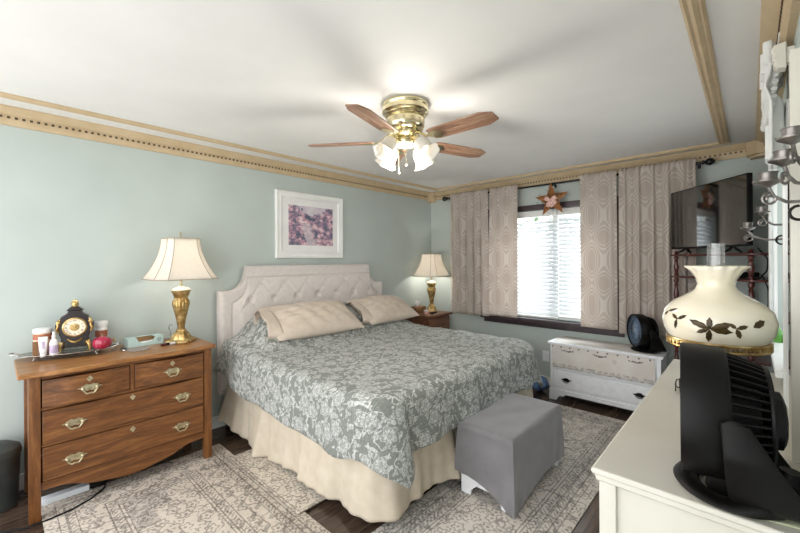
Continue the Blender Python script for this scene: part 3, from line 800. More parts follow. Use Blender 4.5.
# lamps ---------------------------------------------------------------
def table_lamp():
    t = thing('table_lamp', 'gold urn lamp with white bell shade standing on the oak dresser', 'lamp', (.235, .965, DZ))
    bm = NB()
    sq = lambda th, z, i: (1 + .10 * cos(4 * th) + (.04 * cos(12 * th)))
    lathe(bm, [(.083, 0), (.088, .006), (.082, .018), (.066, .026), (.062, .036), (.058, .05), (.048, .066), (.038, .078), (.03, .084)], 48, sq)
    for k in range(4):
        a = pi / 4 * 0 + k * pi / 2; sphere(bm, (.088 * cos(a), .088 * sin(a), .0115), .018, (1, 1, .6), 10)
    obj('base', bm, 'gold', t)
    bm = NB()
    flute = lambda th, z, i: 1 + .10 * abs(cos(7 * th)) * (1 if .12 < z < .36 else .0)
    lathe(bm, [(.03, .08), (.034, .088), (.03, .098), (.022, .104), (.024, .115), (.024, .13), (.030, .17), (.040, .22), (.050, .265), (.055, .29), (.052, .31), (.044, .325), (.040, .335), (.046, .345), (.056, .362), (.062, .378), (.066, .385), (.060, .39), (.03, .392)], 64, flute)
    obj('urn', bm, 'gold', t)
    bm = NB(); lathe(bm, [(.064, .392), (.06, .40), (.04, .412), (.016, .42)], 32); obj('cap', bm, 'milk', t, label='cream lamp cap')
    obj('neck', lathe(NB(), [(.011, .418), (.011, .50), (.018, .505), (.018, .54)], 14), 'brass_old', t)
    # bell shade: rectangle with cut corners
    def outline(hw, cut): return [(hw, -hw + cut), (hw, hw - cut), (hw - cut, hw), (-hw + cut, hw), (-hw, hw - cut), (-hw, -hw + cut), (-hw + cut, -hw), (hw - cut, -hw)]
    zs = [i / 14 for i in range(15)]
    def hwz(k): return .215 - .105 * (1 - (1 - k) ** 1.9)
    bm = NB(); rings = [[bm.verts.new((a, b, .478 + .302 * k)) for a, b in outline(hwz(k), hwz(k) * .32)] for k in zs]
    for i in range(14):
        for j in range(8): bm.faces.new((rings[i][j], rings[i][(j + 1) % 8], rings[i + 1][(j + 1) % 8], rings[i + 1][j]))
    sh = obj('lamp_shade', bm, 'shade', t, smooth=20, solid=.002)
    bm = NB()
    for j in range(8): tube(bm, [(outline(hwz(k) + .001, hwz(k) * .32)[j] + (.478 + .302 * k,)) for k in zs], .0026, 5)
    for k in (0, 1):
        o8 = outline(hwz(k) + .001, hwz(k) * .32); tube(bm, [q + (.478 + .302 * k,) for q in o8 + o8[:2]], .0035, 5)
    obj('shade_trim', bm, 'shade_trim', sh)
    bm = NB()
    for s in (-1, 1): tube(bm, [(0, s * .02, .505), (0, s * .055, .56), (0, s * .055, .70), (0, s * .02, .785), (0, 0, .79)], .0022, 6)
    for s in (-1, 1): tube(bm, [(0, 0, .784), (s * hwz(1) * .98, 0, .776)], .0018, 5); tube(bm, [(0, 0, .784), (0, s * hwz(1) * .98, .776)], .0018, 5)
    obj('harp', bm, 'brass_old', t)
    bm = NB(); tube(bm, [(0, 0, .782), (0, 0, .80)], .005, 8); tube(bm, [(.013 * cos(a), 0, .815 + .016 * sin(a)) for a in [2 * pi * k / 16 for k in range(17)]], .003, 6)
    obj('finial', bm, 'brass_old', t)
    obj('bulb', lathe(NB(), [(.012, .53), (.016, .55), (.03, .585), (.032, .61), (.024, .635), (.008, .648)], 16), 'bulb', t)
    return t
tl = table_lamp()
tl2 = dup(tl, (.215, 4.06, .745), 0, 'gold urn lamp with white bell shade on the nightstand in the corner')
for p, k in (((.235, .965, DZ + .60), 1.0), ((.215, 4.06, .745 + .60), 2.6)): lamp_light('lamp_bulb_light', (p[0] , p[1], p[2] - .02), LAMP_W * k, (1, .95, .88), .035)
bm = NB(); tube(bm, [(.17, .925, DZ + .12), (.155, .91, DZ + .13), (.15, .905, DZ + .10), (.165, .915, DZ + .07), (.16, .91, DZ + .045)], .003, 6)
obj('switch_tag', bm, 'pewter', tl, True)

# things on the oak dresser -------------------------------------------------
tx, ty, tz = .165, .325, DZ
t = thing('serving_tray', 'silver footed serving tray with scrolled handles on the oak dresser', 'tray', (tx, ty, tz), radians(-15))
def trayf(u, v):
    a = u * 2 * pi; k = v; ry, rx = .240 * k, .104 * k
    r = 1 + .02 * cos(12 * a) * (k > .9)
    return Vector((rx * r * cos(a) * (1 + .1 * sin(a) ** 2), ry * r * sin(a), .026 + .010 * max(0, (k - .82) / .18) ** 1.2))
bm = NB(); grid(bm, trayf, 60, 16, closed_u=True); bmesh.ops.remove_doubles(bm, verts=bm.verts, dist=.0008); obj('dish', bm, 'silver', t, smooth=60, solid=.003)
for s in (-1, 1):
    bm = NB(); tube(bm, [(.03, s * .225, .036), (.028, s * .262, .048), (.0, s * .272, .052), (-.028, s * .262, .048), (-.03, s * .225, .036)], .005, 8)
    obj('handle', bm, 'silver', t)
for a, b in ((.05, .15), (-.05, .15), (.05, -.15), (-.05, -.15)):
    bm = NB(); tube(bm, [(a * .8, b * .95, .027), (a * 1.05, b, .016), (a, b * 1.02, .007)], [.006, .005, .006], 8); sphere(bm, (a, b * 1.02, .007), .007, seg=8)
    obj('foot', bm, 'silver', t)
TZ = tz + .0285
def lathe_thing(name, label, cat, loc, parts, group=None):
    t = thing(name, label, cat, loc, 0, group)
    for pn, prof, m, mod in parts: obj(pn, lathe(NB(), prof, 28, mod), m, t)
    return t
cj_ = lathe_thing('candle_jar', 'tall pink jar candle at the far left end of the silver tray', 'candle', (.130, .207, TZ),
    [('jar', [(.036, 0), (.039, .004), (.039, .115), (.036, .12)], 'pinkjar', None), ('lid', [(.040, .1205), (.041, .124), (.041, .140), (.036, .143)], 'plastic_white', None), ('label_band', [(.0396, .085), (.0398, .087), (.0398, .112), (.0396, .114)], 'rust_label', None)])
cj_.scale = (1.12, 1.12, 1.15)
o = obj('card_box', box(NB(), -.012, .012, -.012, .012, 0, .092, .001), 'brownbox'); o.location = (.190, .170, TZ); tag(o, 'small brown box beside the white cream tube on the tray', 'box')
t = thing('cream_tube', 'white cream tube standing on its cap at the front of the tray', 'tube', (.216, .204, TZ)); t.scale = (1, 1.05, 1.42)
def tubef(u, v):
    a = u * 2 * pi; return Vector(((.014 + .0 * v) * (1 - .75 * v) * cos(a), (.015 + .006 * v) * sin(a), .018 + .068 * v))
obj('tube_body', grid(NB(), tubef, 24, 10, closed_u=True), 'plastic_white', t, solid=.001); obj('cap', lathe(NB(), [(.0135, 0), (.014, .003), (.014, .017), (.012, .018)], 20), 'plastic_white', t)
def printf(u, v):
    a = (-.35 + .7 * u); k = .25 + .45 * v; return Vector((.014 * (1 - .75 * k) * cos(a) + .0012, (.015 + .006 * k) * sin(a), .018 + .068 * k))
obj('printed_label', grid(NB(), printf, 6, 4), 'lavender', t, label='lavender printed panel')
t = thing('spray_bottle', 'small white spray bottle beside the clock on the tray', 'bottle', (.222, .252, TZ)); t.scale = (1, 1, 1.42)
obj('bottle_body', lathe(NB(), [(.019, 0), (.021, .003), (.021, .055), (.017, .066), (.009, .072), (.009, .078)], 24), 'plastic_white', t)
obj('label_band', lathe(NB(), [(.0212, .012), (.0214, .013), (.0214, .046), (.0212, .047)], 24), 'lavender', t)
bm = NB(); lathe(bm, [(.010, .078), (.010, .088), (.007, .092), (.007, .102), (.004, .104)], 16); box(bm, .003, .018, -.004, .004, .094, .101, .001); obj('spray_head', bm, 'plastic_white', t)
lj_ = lathe_thing('lotion_jar', 'white lotion jar with rust coloured band right of the clock', 'jar', (.085, .507, tz),
    [('jar', [(.031, 0), (.034, .004), (.034, .092), (.031, .096)], 'plastic_white', None), ('lid', [(.035, .0965), (.037, .099), (.038, .118), (.035, .122)], 'plastic_white', None), ('label_band', [(.0343, .056), (.0346, .058), (.0346, .082), (.0343, .084)], 'rust_label', None)])
lj_.scale = (1, 1, 1.62)
lathe_thing('trinket_box', 'round raspberry red apple shaped trinket box on the tray', 'trinket box', (.222, .490, TZ + .001),
    [('bowl', [(.028, 0), (.044, .010), (.052, .034), (.049, .060), (.036, .073), (.015, .079), (.006, .074)], 'redglass', lambda th, z, i: 1 + .03 * abs(cos(3 * th))), ('stem', [(.005, .074), (.0045, .088), (.008, .095), (.003, .099)], 'brass', None)])
lathe_thing('perfume_bottle', 'small perfume bottle with gold cap behind the red trinket box', 'bottle', (.185, .562, tz),
    [('bottle_body', [(.014, 0), (.016, .003), (.016, .05), (.007, .056)], 'glass', None), ('cap', [(.007, .0562), (.009, .058), (.009, .082), (.006, .084)], 'brass', None)])
# mantel clock
ck = thing('mantel_clock', 'black enamel mantel clock with gilt mounts on the tray', 'clock', (.150, .362, TZ), radians(-10))
bm = NB()   # body silhouette in (y,z)
half = [(-.070, .030), (-.080, .036), (-.080, .052), (-.070, .062), (-.067, .085), (-.076, .110), (-.080, .135), (-.096, .140), (-.096, .180), (-.080, .186), (-.075, .214), (-.066, .228), (-.050, .238), (-.037, .250), (-.034, .264)]
sil = half + [(-a, z) for a, z in reversed(half)]
prism(bm, sil, -.050, .036, 'x'); prism(bm, [(-.044, .264), (-.038, .272), (-.022, .287), (.022, .287), (.038, .272), (.044, .264)], -.040, .030, 'x')
cbody = obj('clock_case', bm, 'clock_black', ck, bevel=.004)
bm = NB(); rx = Matrix.Translation((.036, 0, .158)) @ Matrix.Rotation(pi / 2, 4, 'Y')
lathe(bm, [(.062, 0), (.064, .004), (.062, .009), (.055, .011), (.053, .006), (.053, 0)], 48, mtx=rx); obj('bezel', bm, 'gold', ck)
bm = NB(); lathe(bm, [(.0535, .001), (.0535, .0055)], 48, mtx=rx); dl = obj('dial', bm, 'dial', ck)
def text_mesh(s, size):
    c = bpy.data.curves.new('t', 'FONT'); c.body = s; c.size = size; c.align_x = 'CENTER'; c.align_y = 'CENTER'; c.extrude = .0003
    o = bpy.data.objects.new('t', c); COL.objects.link(o); dg = bpy.context.evaluated_depsgraph_get(); me = bpy.data.meshes.new_from_object(o.evaluated_get(dg))
    bm = NB(); bm.from_mesh(me); bpy.data.objects.remove(o); bpy.data.curves.remove(c); bpy.data.meshes.remove(me); return bm
bm = NB()
for k, s in enumerate(('XII', 'I', 'II', 'III', 'IIII', 'V', 'VI', 'VII', 'VIII', 'IX', 'X', 'XI')):
    a = -2 * pi * k / 12; tb = text_mesh(s, .013)
    m = Matrix.Translation((.0418, 0, .158)) @ Matrix.Rotation(a, 4, 'X') @ Matrix.Translation((0, 0, .042)) @ Matrix(((0, 0, 1, 0), (1, 0, 0, 0), (0, 1, 0, 0), (0, 0, 0, 1)))
    for v in tb.verts: v.co = m @ v.co
    tm = bpy.data.meshes.new('x'); tb.to_mesh(tm); tb.free(); bm.from_mesh(tm); bpy.data.meshes.remove(tm)
obj('numerals', bm, 'iron', dl, smooth=0)
bm = NB(); lathe(bm, [(.024, .0056), (.024, .0062), (.018, .0068), (.006, .0068), (.004, .009)], 32, mtx=rx); obj('dial_centre', bm, 'gold', dl)
for a, L in ((-.9, .040), (1.2, .028)):
    bm = NB(); d = Vector((0, sin(a), cos(a))); s = Vector((0, cos(a), -sin(a)))
    q = [d * -.006 + s * .0012, d * -.006 - s * .0012, d * L - s * .0006, d * L + s * .0006]; vs_ = [bm.verts.new(Vector((.0442, 0, .158)) + p) for p in q]; bm.faces.new(vs_)
    obj('hand', bm, 'iron', dl, solid=.0006, smooth=0)
for s in (-1, 1):
    bm = NB(); tube(bm, [(.02, s * .05, .056), (.046, s * .066, .058), (.054, s * .076, .036), (.050, s * .074, .014), (.054, s * .080, .006)], [.010, .015, .011, .009, .006], 10); obj('foot', bm, 'gold', ck)
    bm = NB(); tube(bm, [(-.03, s * .05, .036), (-.036, s * .062, .018), (-.036, s * .064, .008)], [.009, .009, .007], 10); obj('foot', bm, 'gold', ck)
    bm = NB(); tube(bm, [(.030, s * .072, .212), (.040, s * .084, .196), (.042, s * .080, .172), (.038, s * .088, .150), (.034, s * .078, .122)], [.006, .010, .008, .009, .004], 10); sphere(bm, (.040, s * .078, .192), .012, seg=10); obj('side_mount', bm, 'gold', ck)
bm = NB(); tube(bm, [(.036, -.036, .084), (.042, -.018, .068), (.046, 0, .062), (.042, .018, .068), (.036, .036, .084)], [.004, .007, .009, .007, .004], 10); obj('lower_mount', bm, 'gold', ck)
bm = NB(); sphere(bm, (0, 0, .306), .018, (1, 1.1, 1.1), 14); tube(bm, [(-.012, -.018, .310), (0, 0, .330), (.01, .016, .320)], [.006, .008, .005], 8); lathe(bm, [(.016, .287), (.020, .292), (.010, .298)], 16); obj('finial', bm, 'gold', ck)

t = thing('tissue_box', 'aqua tissue box with oval opening on the oak dresser', 'tissue box', (.145, .745, DZ), radians(4))
bm = NB(); L, Wd, Hh, th = .112, .045, .062, .002
prism(bm, [(-L, 0), (L, 0), (L, Hh), (.058, Hh), (.046, .035), (.030, .026), (-.030, .026), (-.046, .035), (-.058, Hh), (-L, Hh)], Wd - th, Wd, 'x')
box(bm, -Wd, -Wd + th, -L, L, 0, Hh); box(bm, -Wd, Wd, -L, -L + th, 0, Hh); box(bm, -Wd, Wd, L - th, L, 0, Hh); box(bm, -Wd, Wd, -L, L, 0, th)
box(bm, -Wd, Wd, -L, -.055, Hh - th, Hh); box(bm, -Wd, Wd, .055, L, Hh - th, Hh); box(bm, -Wd, -.020, -.055, .055, Hh - th, Hh)
obj('carton', bm, 'aqua', t, smooth=0)
obj('inner_card', box(NB(), -Wd + .003, -Wd + .005, -L + .004, L - .004, .003, Hh - .003), 'cardboard', t)
def tiss(u, v): return Vector((-.03 + .06 * u, -.09 + .18 * v, .022 + .006 * sin(u * 7) * sin(v * 9)))
obj('tissues', grid(NB(), tiss, 12, 20), 'paper', t, solid=.002)
bm = NB(); bm2 = [(Wd + .0003, .085 + .012 * cos(a), .035 + .012 * sin(a)) for a in [2 * pi * k / 24 for k in range(25)]]; tube(bm, bm2, .0014, 5)
tube(bm, [(Wd + .0003, .085 + .005 * cos(a), .035 + .005 * sin(a)) for a in [2 * pi * k / 16 for k in range(17)]], .0012, 5)
obj('printed_ring', bm, 'bin', t)
o = obj('doily', lathe(NB(), [(.066, 0), (.070, .003), (.066, .007), (.03, .006), (.01, .0065)], 64, lambda th, z, i: 1 + .035 * cos(16 * th) * (i < 3)), 'grey_crochet'); o.location = (.295, .680, DZ); tag(o, 'round grey crocheted doily in front of the aqua tissue box', 'doily')
t = thing('nail_polish', 'dark nail polish bottle lying in front of the gold lamp', 'bottle', (.300, .832, DZ))
obj('bottle_body', box(NB(), -.014, .014, -.020, .010, 0, .020, .005), 'mahogany', t); obj('cap', tube(NB(), [(0, .0105, .010), (0, .034, .010)], .008, 12), 'black', t)
t = thing('lip_balm', 'white lip balm tube lying next to the dark nail polish', 'tube', (.290, .895, DZ), radians(20))
obj('tube_body', tube(NB(), [(0, -.028, .0095), (0, .012, .0095)], .0095, 14), 'plastic_white', t); obj('cap', tube(NB(), [(0, .0125, .0095), (0, .030, .0095)], .009, 14), 'silver', t)
t = thing('tweezers', 'silver hair clip lying between the tray and the doily', 'hair clip', (.262, .598, DZ), radians(15))
bm = NB()
for s in (-1, 1): tube(bm, [(-.03, s * .003, .006), (-.01, s * .010, .012), (.02, s * .012, .012), (.04, s * .004, .006)], [.003, .006, .006, .003], 8)
obj('jaws', bm, 'silver', t); obj('spring', tube(NB(), [(-.012, -.010, .014), (-.012, .010, .014)], .005, 8), 'black', t)
t = thing('power_strip', 'white power strip lying on the floor under the oak dresser', 'power strip', (.32, .30, .009))
obj('strip_body', box(NB(), -.028, .028, -.115, .105, 0, .034, .006), 'outlet', t); obj('plug', box(NB(), -.022, .030, .115, .185, .0, .05, .006), 'black', t)
obj('cord', tube(NB(), [(.345, .49, .03), (.40, .47, .016), (.47, .40, .013), (.52, .30, .013), (.535, .20, .012), (.52, .10, .006), (.45, -.02, .006), (.35, -.12, .006)], .005, 8), 'black', t, True, label='black cord looping out on the floor')
lathe_thing('waste_bin', 'dark grey bin in the shadow left of the oak dresser', 'bin', (.145, -.005, 0),
    [('bin_body', [(.095, 0), (.10, .004), (.112, .30), (.115, .305)], 'bin', None), ('lid', [(.117, .306), (.119, .312), (.112, .345), (.07, .372), (.02, .378)], 'bin', None)])

# picture --------------------------------------------------------------
t = thing('framed_picture', 'white framed garden print hanging above the headboard', 'picture', (.0, 2.28, 1.805))
py0, py1, pz0, pz1 = 1.868, 2.692, 1.468, 2.146
def frame_ring(bm, y0, y1, z0, z1, wd, prof):
    loops = []
    for off, d in prof:
        o_ = wd * off; loops.append([bm.verts.new((d, a, b)) for a, b in ((y0 + o_, z0 + o_), (y1 - o_, z0 + o_), (y1 - o_, z1 - o_), (y0 + o_, z1 - o_))])
    for p, q in zip(loops, loops[1:]):
        for k in range(4): bm.faces.new((p[k], p[(k + 1) % 4], q[(k + 1) % 4], q[k]))
    return bm
obj('frame', frame_ring(NB(), py0, py1, pz0, pz1, .07, [(0, 0), (0, .022), (.12, .03), (.35, .026), (.5, .02), (.8, .024), (1, .014), (1, .004)]), 'white_paint', t, True, smooth=25)
obj('mat_board', box(NB(), .001, .009, py0 + .06, py1 - .06, pz0 + .06, pz1 - .06), 'plastic_white', t, True)
def _print(tt, b):
    x, y, z = tt.xyz(tt.coord('UV'))
    n1 = tt.noise(tt.coord('UV'), 5, 6, .7, .6); n2 = tt.noise(tt.coord('UV'), 13, 4, .6); n3 = tt.noise(tt.scale(tt.coord('UV'), (1.3, 1, 1)), 4, 2)
    c = tt.ramp(n1 * .65 + n2 * .35, [(.30, '2C2E3E'), (.42, '5A6478'), (.48, '8C7C90'), (.53, 'C896A4'), (.58, 'E6DADC'), (.68, 'A0485A')])
    sky = tt.ramp(n3, [(.3, 'D8D4D6'), (.7, 'C2B4C4')])
    m = (y + (n1 - .5) * .9 - (x - .5).abs() * .8).gt(.68)
    c = tt.mix(m * .85, c, sky)
    path = ((x - .42 + (y - .3) * .25 + (n2 - .5) * .35).abs().lt(.10 * 1.0)) * y.lt(.55)
    tt.l(tt.mix(path * .6, c, 'D6CCD0'), b.inputs['Base Color'])
M['print'] = mat('garden_print', '8888AA', .5, build=_print)
bm = NB(); grid(bm, lambda u, v: Vector((.0095, 2.012 + (2.558 - 2.012) * u, 1.604 + (2.010 - 1.604) * v)), 1, 1); obj('print', bm, 'print', t, True, smooth=0, label='pink and violet garden scene print')
obj('picture_glass', box(NB(), .0110, .0125, py0 + .066, py1 - .066, pz0 + .066, pz1 - .066), 'picglass', t, True)

# nightstand in the corner --------------------------------------------------
t = thing('nightstand', 'brown wooden nightstand in the corner beyond the bed', 'nightstand', (.24, 3.97, 0))
NZ = .745
obj('top', box(NB(), .02, .47, 3.66, 4.19, NZ - .028, NZ, .006), 'nightwood', t, True)
obj('case', box(NB(), .035, .435, 3.69, 4.16, .14, NZ - .028, .003), 'nightwood', t, True)
for k in range(2):
    z0 = .18 + k * .265; d = obj('drawer', box(NB(), .435, .452, 3.705, 4.145, z0, z0 + .245, .004), 'nightwood', t, True)
    obj('knob', lathe(NB(), [(.006, 0), (.006, .01), (.014, .016), (.014, .022), (.006, .028)], 14, mtx=Matrix.Translation((.452, 3.925, z0 + .12)) @ Matrix.Rotation(pi / 2, 4, 'Y')), 'brass_old', d, True)
for xx in (.04, .39):
    for yy in (3.695, 4.115): obj('leg', box(NB(), xx, xx + .04, yy, yy + .04, 0, .14, .004), 'nightwood', t, True)
t = thing('tissue_box', 'brown tissue box with white tissue on the corner nightstand', 'tissue box', (.17, 3.82, NZ))
obj('carton', box(NB(), -.06, .06, -.10, .10, 0, .085, .004), 'brownbox', t)
def tuftf(u, v): a = u * 2 * pi; r = .012 + .03 * (1 - v) ** .0 * v; return Vector((r * cos(a) * .6, r * sin(a) * (1 + .3 * sin(3 * a)), .0855 + .06 * v * (1 + .3 * cos(2 * a))))
obj('tissue', grid(NB(), tuftf, 20, 6, closed_u=True), 'paper', t, solid=.001)
lathe_thing('pill_bottle', 'small pink lidded pot in front of the brown tissue box', 'pot', (.33, 3.80, NZ), [('pot', [(.03, 0), (.033, .004), (.033, .035), (.03, .038)], 'pinkitem', None), ('lid', [(.034, .0385), (.035, .042), (.033, .052), (.01, .056)], 'plastic_white', None)])
o = obj('remote_control', box(NB(), -.02, .02, -.07, .07, 0, .018, .005), 'black'); o.location = (.36, 3.915, NZ); o.rotation_euler.z = .3; tag(o, 'dark remote control between tissue box and corner lamp', 'remote control')

# ------------------------------------------------------------ ceiling fan
fn_ = thing('ceiling_fan', 'brass ceiling fan with five wooden blades and lit tulip shades', 'ceiling fan', (1.835, 1.742, H))
bm = NB(); lathe(bm, [(.136, 0), (.142, -.004), (.142, -.022), (.138, -.027), (.144, -.032), (.144, -.056), (.138, -.062), (.128, -.068), (.130, -.074), (.124, -.082), (.11, -.09)], 56); obj('canopy', bm, 'brass', fn_)
bm = NB(); lathe(bm, [(.11, -.088), (.118, -.098), (.118, -.14), (.108, -.16), (.085, -.17)], 48); mo = obj('motor_housing', bm, 'brass', fn_)
for k in range(14):
    bm = NB(); a = 2 * pi * k / 14; mt = Matrix.Rotation(a, 4, 'Z') @ Matrix.Translation((.1175, 0, -.119)); box(bm, -.002, .002, -.010, .010, -.011, .011, .002); xform(bm, mt)
    obj('vent_slot', bm, 'brass_old', mo)
bm = NB(); lathe(bm, [(.085, -.168), (.09, -.18), (.07, -.205), (.05, -.215), (.052, -.225), (.07, -.235), (.066, -.255), (.04, -.27), (.022, -.278), (.008, -.282)], 40); obj('switch_housing', bm, 'brass', fn_)
BZ = -.232
for k in range(5):
    a = -.005 + 2 * pi * k / 5
    R_ = Matrix.Rotation(a, 4, 'Z') @ Matrix.Translation((0, 0, BZ)) @ Matrix.Rotation(radians(-11), 4, 'X')
    bm = NB(); poly = [(.20, -.050), (.24, -.060), (.555, -.064), (.620, -.036), (.620, .036), (.555, .064), (.24, .060), (.20, .050)]
    prism(bm, poly, -.004, .004, 'z'); o = obj('blade', bm, 'cherry', fn_, bevel=.002); o.matrix_local = R_
    bm = NB()
    prism(bm, [(.185, -.014), (.22, -.040), (.245, -.046), (.262, -.034), (.28, -.012), (.295, 0), (.28, .012), (.262, .034), (.245, .046), (.22, .040), (.185, .014)], -.0085, -.0045, 'z')
    tube(bm, [(.078, 0, .050), (.12, 0, .030), (.16, 0, .002), (.20, 0, -.0065)], [.012, .010, .009, .006], 8)
    bi = obj('blade_iron', bm, 'brass', o)
SHZ = -.222
for k in range(4):
    a = radians(-2 + 90 * k); d = Vector((cos(a), sin(a), 0))
    tilt = radians(128)
    base = d * .10 + Vector((0, 0, SHZ - .012))
    ax = (d * sin(radians(38)) + Vector((0, 0, -cos(radians(38))))).normalized()
    mt = Matrix.Translation(base) @ Vector((0, 0, 1)).rotation_difference(ax).to_matrix().to_4x4()
    bm = NB(); tube(bm, [d * .05 + Vector((0, 0, SHZ)), d * .08 + Vector((0, 0, SHZ + .004)), base], .010, 10)
    lathe(bm, [(.012, -.008), (.024, .0), (.026, .016), (.022, .022)], 18, mtx=mt); arm = obj('light_arm', bm, 'brass', fn_)
    bm = NB(); ruf = lambda th, z, i: 1 + (.07 * cos(6 * th) * max(0, (i - 4)) / 4)
    lathe(bm, [(.024, .014), (.034, .024), (.045, .045), (.050, .07), (.050, .09), (.053, .108), (.060, .122), (.068, .132), (.074, .138)], 48, ruf, mtx=mt, closed_top=False, closed_bot=False)
    obj('glass_shade', bm, 'tulip', arm, solid=.002, smooth=60)
    bm = NB(); lathe(bm, [(.010, .02), (.014, .035), (.026, .065), (.028, .08), (.02, .098), (.006, .106)], 16, mtx=mt); obj('bulb', bm, 'bulb', arm)
lamp_light('fan_bulb_light', Vector(fn_.location) + Vector((0, 0, -.43)), FAN_W, (1, .95, .88), .11)
for k, (dx, L) in enumerate(((.03, .12), (-.03, .16))):
    bm = NB(); tube(bm, [(dx, -.03, -.262), (dx * 1.05, -.03, -.262 - L)], .0015, 5); sphere(bm, (dx * 1.05, -.03, -.265 - L), .007, seg=8); obj('pull_chain', bm, 'brass', fn_)

# ------------------------------------------------------------ covered bench at the foot of the bed
t = thing('storage_bench', 'white bench under a fitted grey velvet cover at the bed foot', 'bench', (2.245, 2.325, .009))
OX0, OX1, OY0, OY1, OZ = 2.065, 2.425, 1.965, 2.69, .435
for y0 in (OY0 + .012, OY1 - .032):
    bm = NB(); prism(bm, [(OX0 + .012, .009), (OX0 + .075, .009), (OX0 + .085, .045), (OX0 + .12, .075), (OX1 - .12, .075), (OX1 - .085, .045), (OX1 - .075, .009), (OX1 - .012, .009), (OX1 - .012, .40), (OX0 + .012, .40)], y0, y0 + .02, 'y')
    obj('end_panel', bm, 'chest', t, True)
obj('bench_body', box(NB(), OX0 + .014, OX1 - .014, OY0 + .032, OY1 - .032, .085, .40), 'chest', t, True)
obj('lid', box(NB(), OX0 + .008, OX1 - .008, OY0 + .008, OY1 - .008, .40, .425, .006), 'chest', t, True)
corners = [(OX0, OY0), (OX1, OY0), (OX1, OY1), (OX0, OY1)]
def cover_out():
    P = []
    for k in range(4):
        a, b = Vector(corners[k]), Vector(corners[(k + 1) % 4]); n = 26
        for i in range(n): P.append((a.lerp(b, i / n), k, i / n))
    return P
CO = cover_out(); CC = Vector(((OX0 + OX1) / 2, (OY0 + OY1) / 2))
hem = [.14, .010, .075, .16]
def cover(u, v):
    i = int(round(u * len(CO))) % len(CO); p, k, f = CO[i]
    h0, h1 = hem[k], hem[(k + 1) % 4]; lo = (f if h0 > h1 else 1 - f)
    hz = h0 + (h1 - h0) * (f ** (1.0))
    hz = max(.0095, hz + .03 * sin(f * pi))
    c = min(f, 1 - f)
    if v < .72:
        k_ = v / .72; z = hz + (OZ - .02 - hz) * k_
        drop = 1 - k_
        nrm = (p - CC); nrm = Vector((nrm.x / .18, nrm.y / .3625)); m = max(abs(nrm.x), abs(nrm.y)); nn = Vector((nrm.x if abs(nrm.x) > .93 else 0, nrm.y if abs(nrm.y) > .97 else 0))
        out = .004 + drop * .012 + drop * .007 * sin(f * 40 + drop * 3) * math.exp(-c / .14) - .006 * drop * sin(f * pi)
        if k == 3: out *= .3
        q = p + nn * out
        return Vector((q.x, q.y, z))
    k_ = (v - .72) / .28
    if k_ < .35:
        a = k_ / .35 * pi / 2; s = .02 * (1 - cos(a)); q = p + (CC - p).normalized() * s * 1.2; return Vector((q.x, q.y, OZ - .02 + .02 * sin(a)))
    kk = (k_ - .35) / .65; st = p + (CC - p).normalized() * .024; q = st.lerp(CC, kk)
    return Vector((q.x, q.y, OZ + .004 * sin(q.x * 30) * sin(q.y * 17) * kk))
bm = NB(); grid(bm, cover, len(CO), 46, closed_u=True); bmesh.ops.remove_doubles(bm, verts=bm.verts, dist=.0004)
obj('cover', bm, 'velvet', t, True, smooth=60, label='grey velvet stretch cover')

# ------------------------------------------------------------ white chest under the window
t = thing('white_chest', 'white painted chest with black pulls under the window', 'chest', (2.35, 4.11, 0))
HX0, HX1, HY0, HY1, HZ = 1.875, 2.83, 3.93, 4.285, .595
obj('top', box(NB(), HX0 - .02, HX1 + .02, HY0 - .02, HY1 + .005, HZ - .022, HZ, .006), 'chest', t, True)
bm = NB(); box(bm, HX0, HX1, HY0 + .012, HY1, .10, HZ - .022); box(bm, HX0, HX0 + .03, HY0 + .002, HY0 + .012, .10, HZ - .022, .002); box(bm, HX1 - .03, HX1, HY0 + .002, HY0 + .012, .10, HZ - .022, .002)
box(bm, HX0, HX1, HY0 + .004, HY0 + .012, .10, .13); obj('case', bm, 'chest', t, True)
bm = NB(); n = 40; poly = [(HX0 - .01, 0), (HX0 + .06, 0), (HX0 + .075, .03), (HX0 + .10, .052), (HX0 + .13, .05), (HX0 + .155, .072)]
poly += [(HX1 - (p - HX0), z) for p, z in reversed(poly)]; poly += [(HX1 + .01, .115), (HX0 - .01, .115)]
prism(bm, poly, HY0 - .008, HY0 + .014, 'y'); obj('plinth', bm, 'chest', t, True, bevel=.003)
for xx in (HX0, HX1 - .05): obj('foot', box(NB(), xx, xx + .05, HY1 - .06, HY1, 0, .10, .004), 'chest', t, True)
for k, (z0, z1, py) in enumerate(((.135, .30, .225), (.315, .555, .43))):
    d = obj('drawer', box(NB(), HX0 + .036, HX1 - .036, HY0 - .002, HY0 + .012, z0, z1, .004), 'chest', t, True)
    for xx in ((HX0 + .16, HX1 - .16) if k == 0 else ()):
        bm = NB(); pts = []
        for i in range(40):
            a = 2 * pi * i / 40; r = 1 + .2 * cos(4 * a) + .1 * cos(6 * a); pts.append((xx + .040 * r * cos(a), py + .017 * r * sin(a)))
        prism(bm, pts, HY0 - .006, HY0 - .002, 'y')
        tube(bm, [(xx + .030 * cos(a), HY0 - .014, py - .026 * sin(a)) for a in [pi * q / 14 for q in range(15)]], .004, 8)
        for s in (-1, 1): tube(bm, [(xx + s * .030, HY0 - .004, py), (xx + s * .030, HY0 - .015, py)], .005, 8)
        obj('pull', bm, 'black_gloss', d, True)
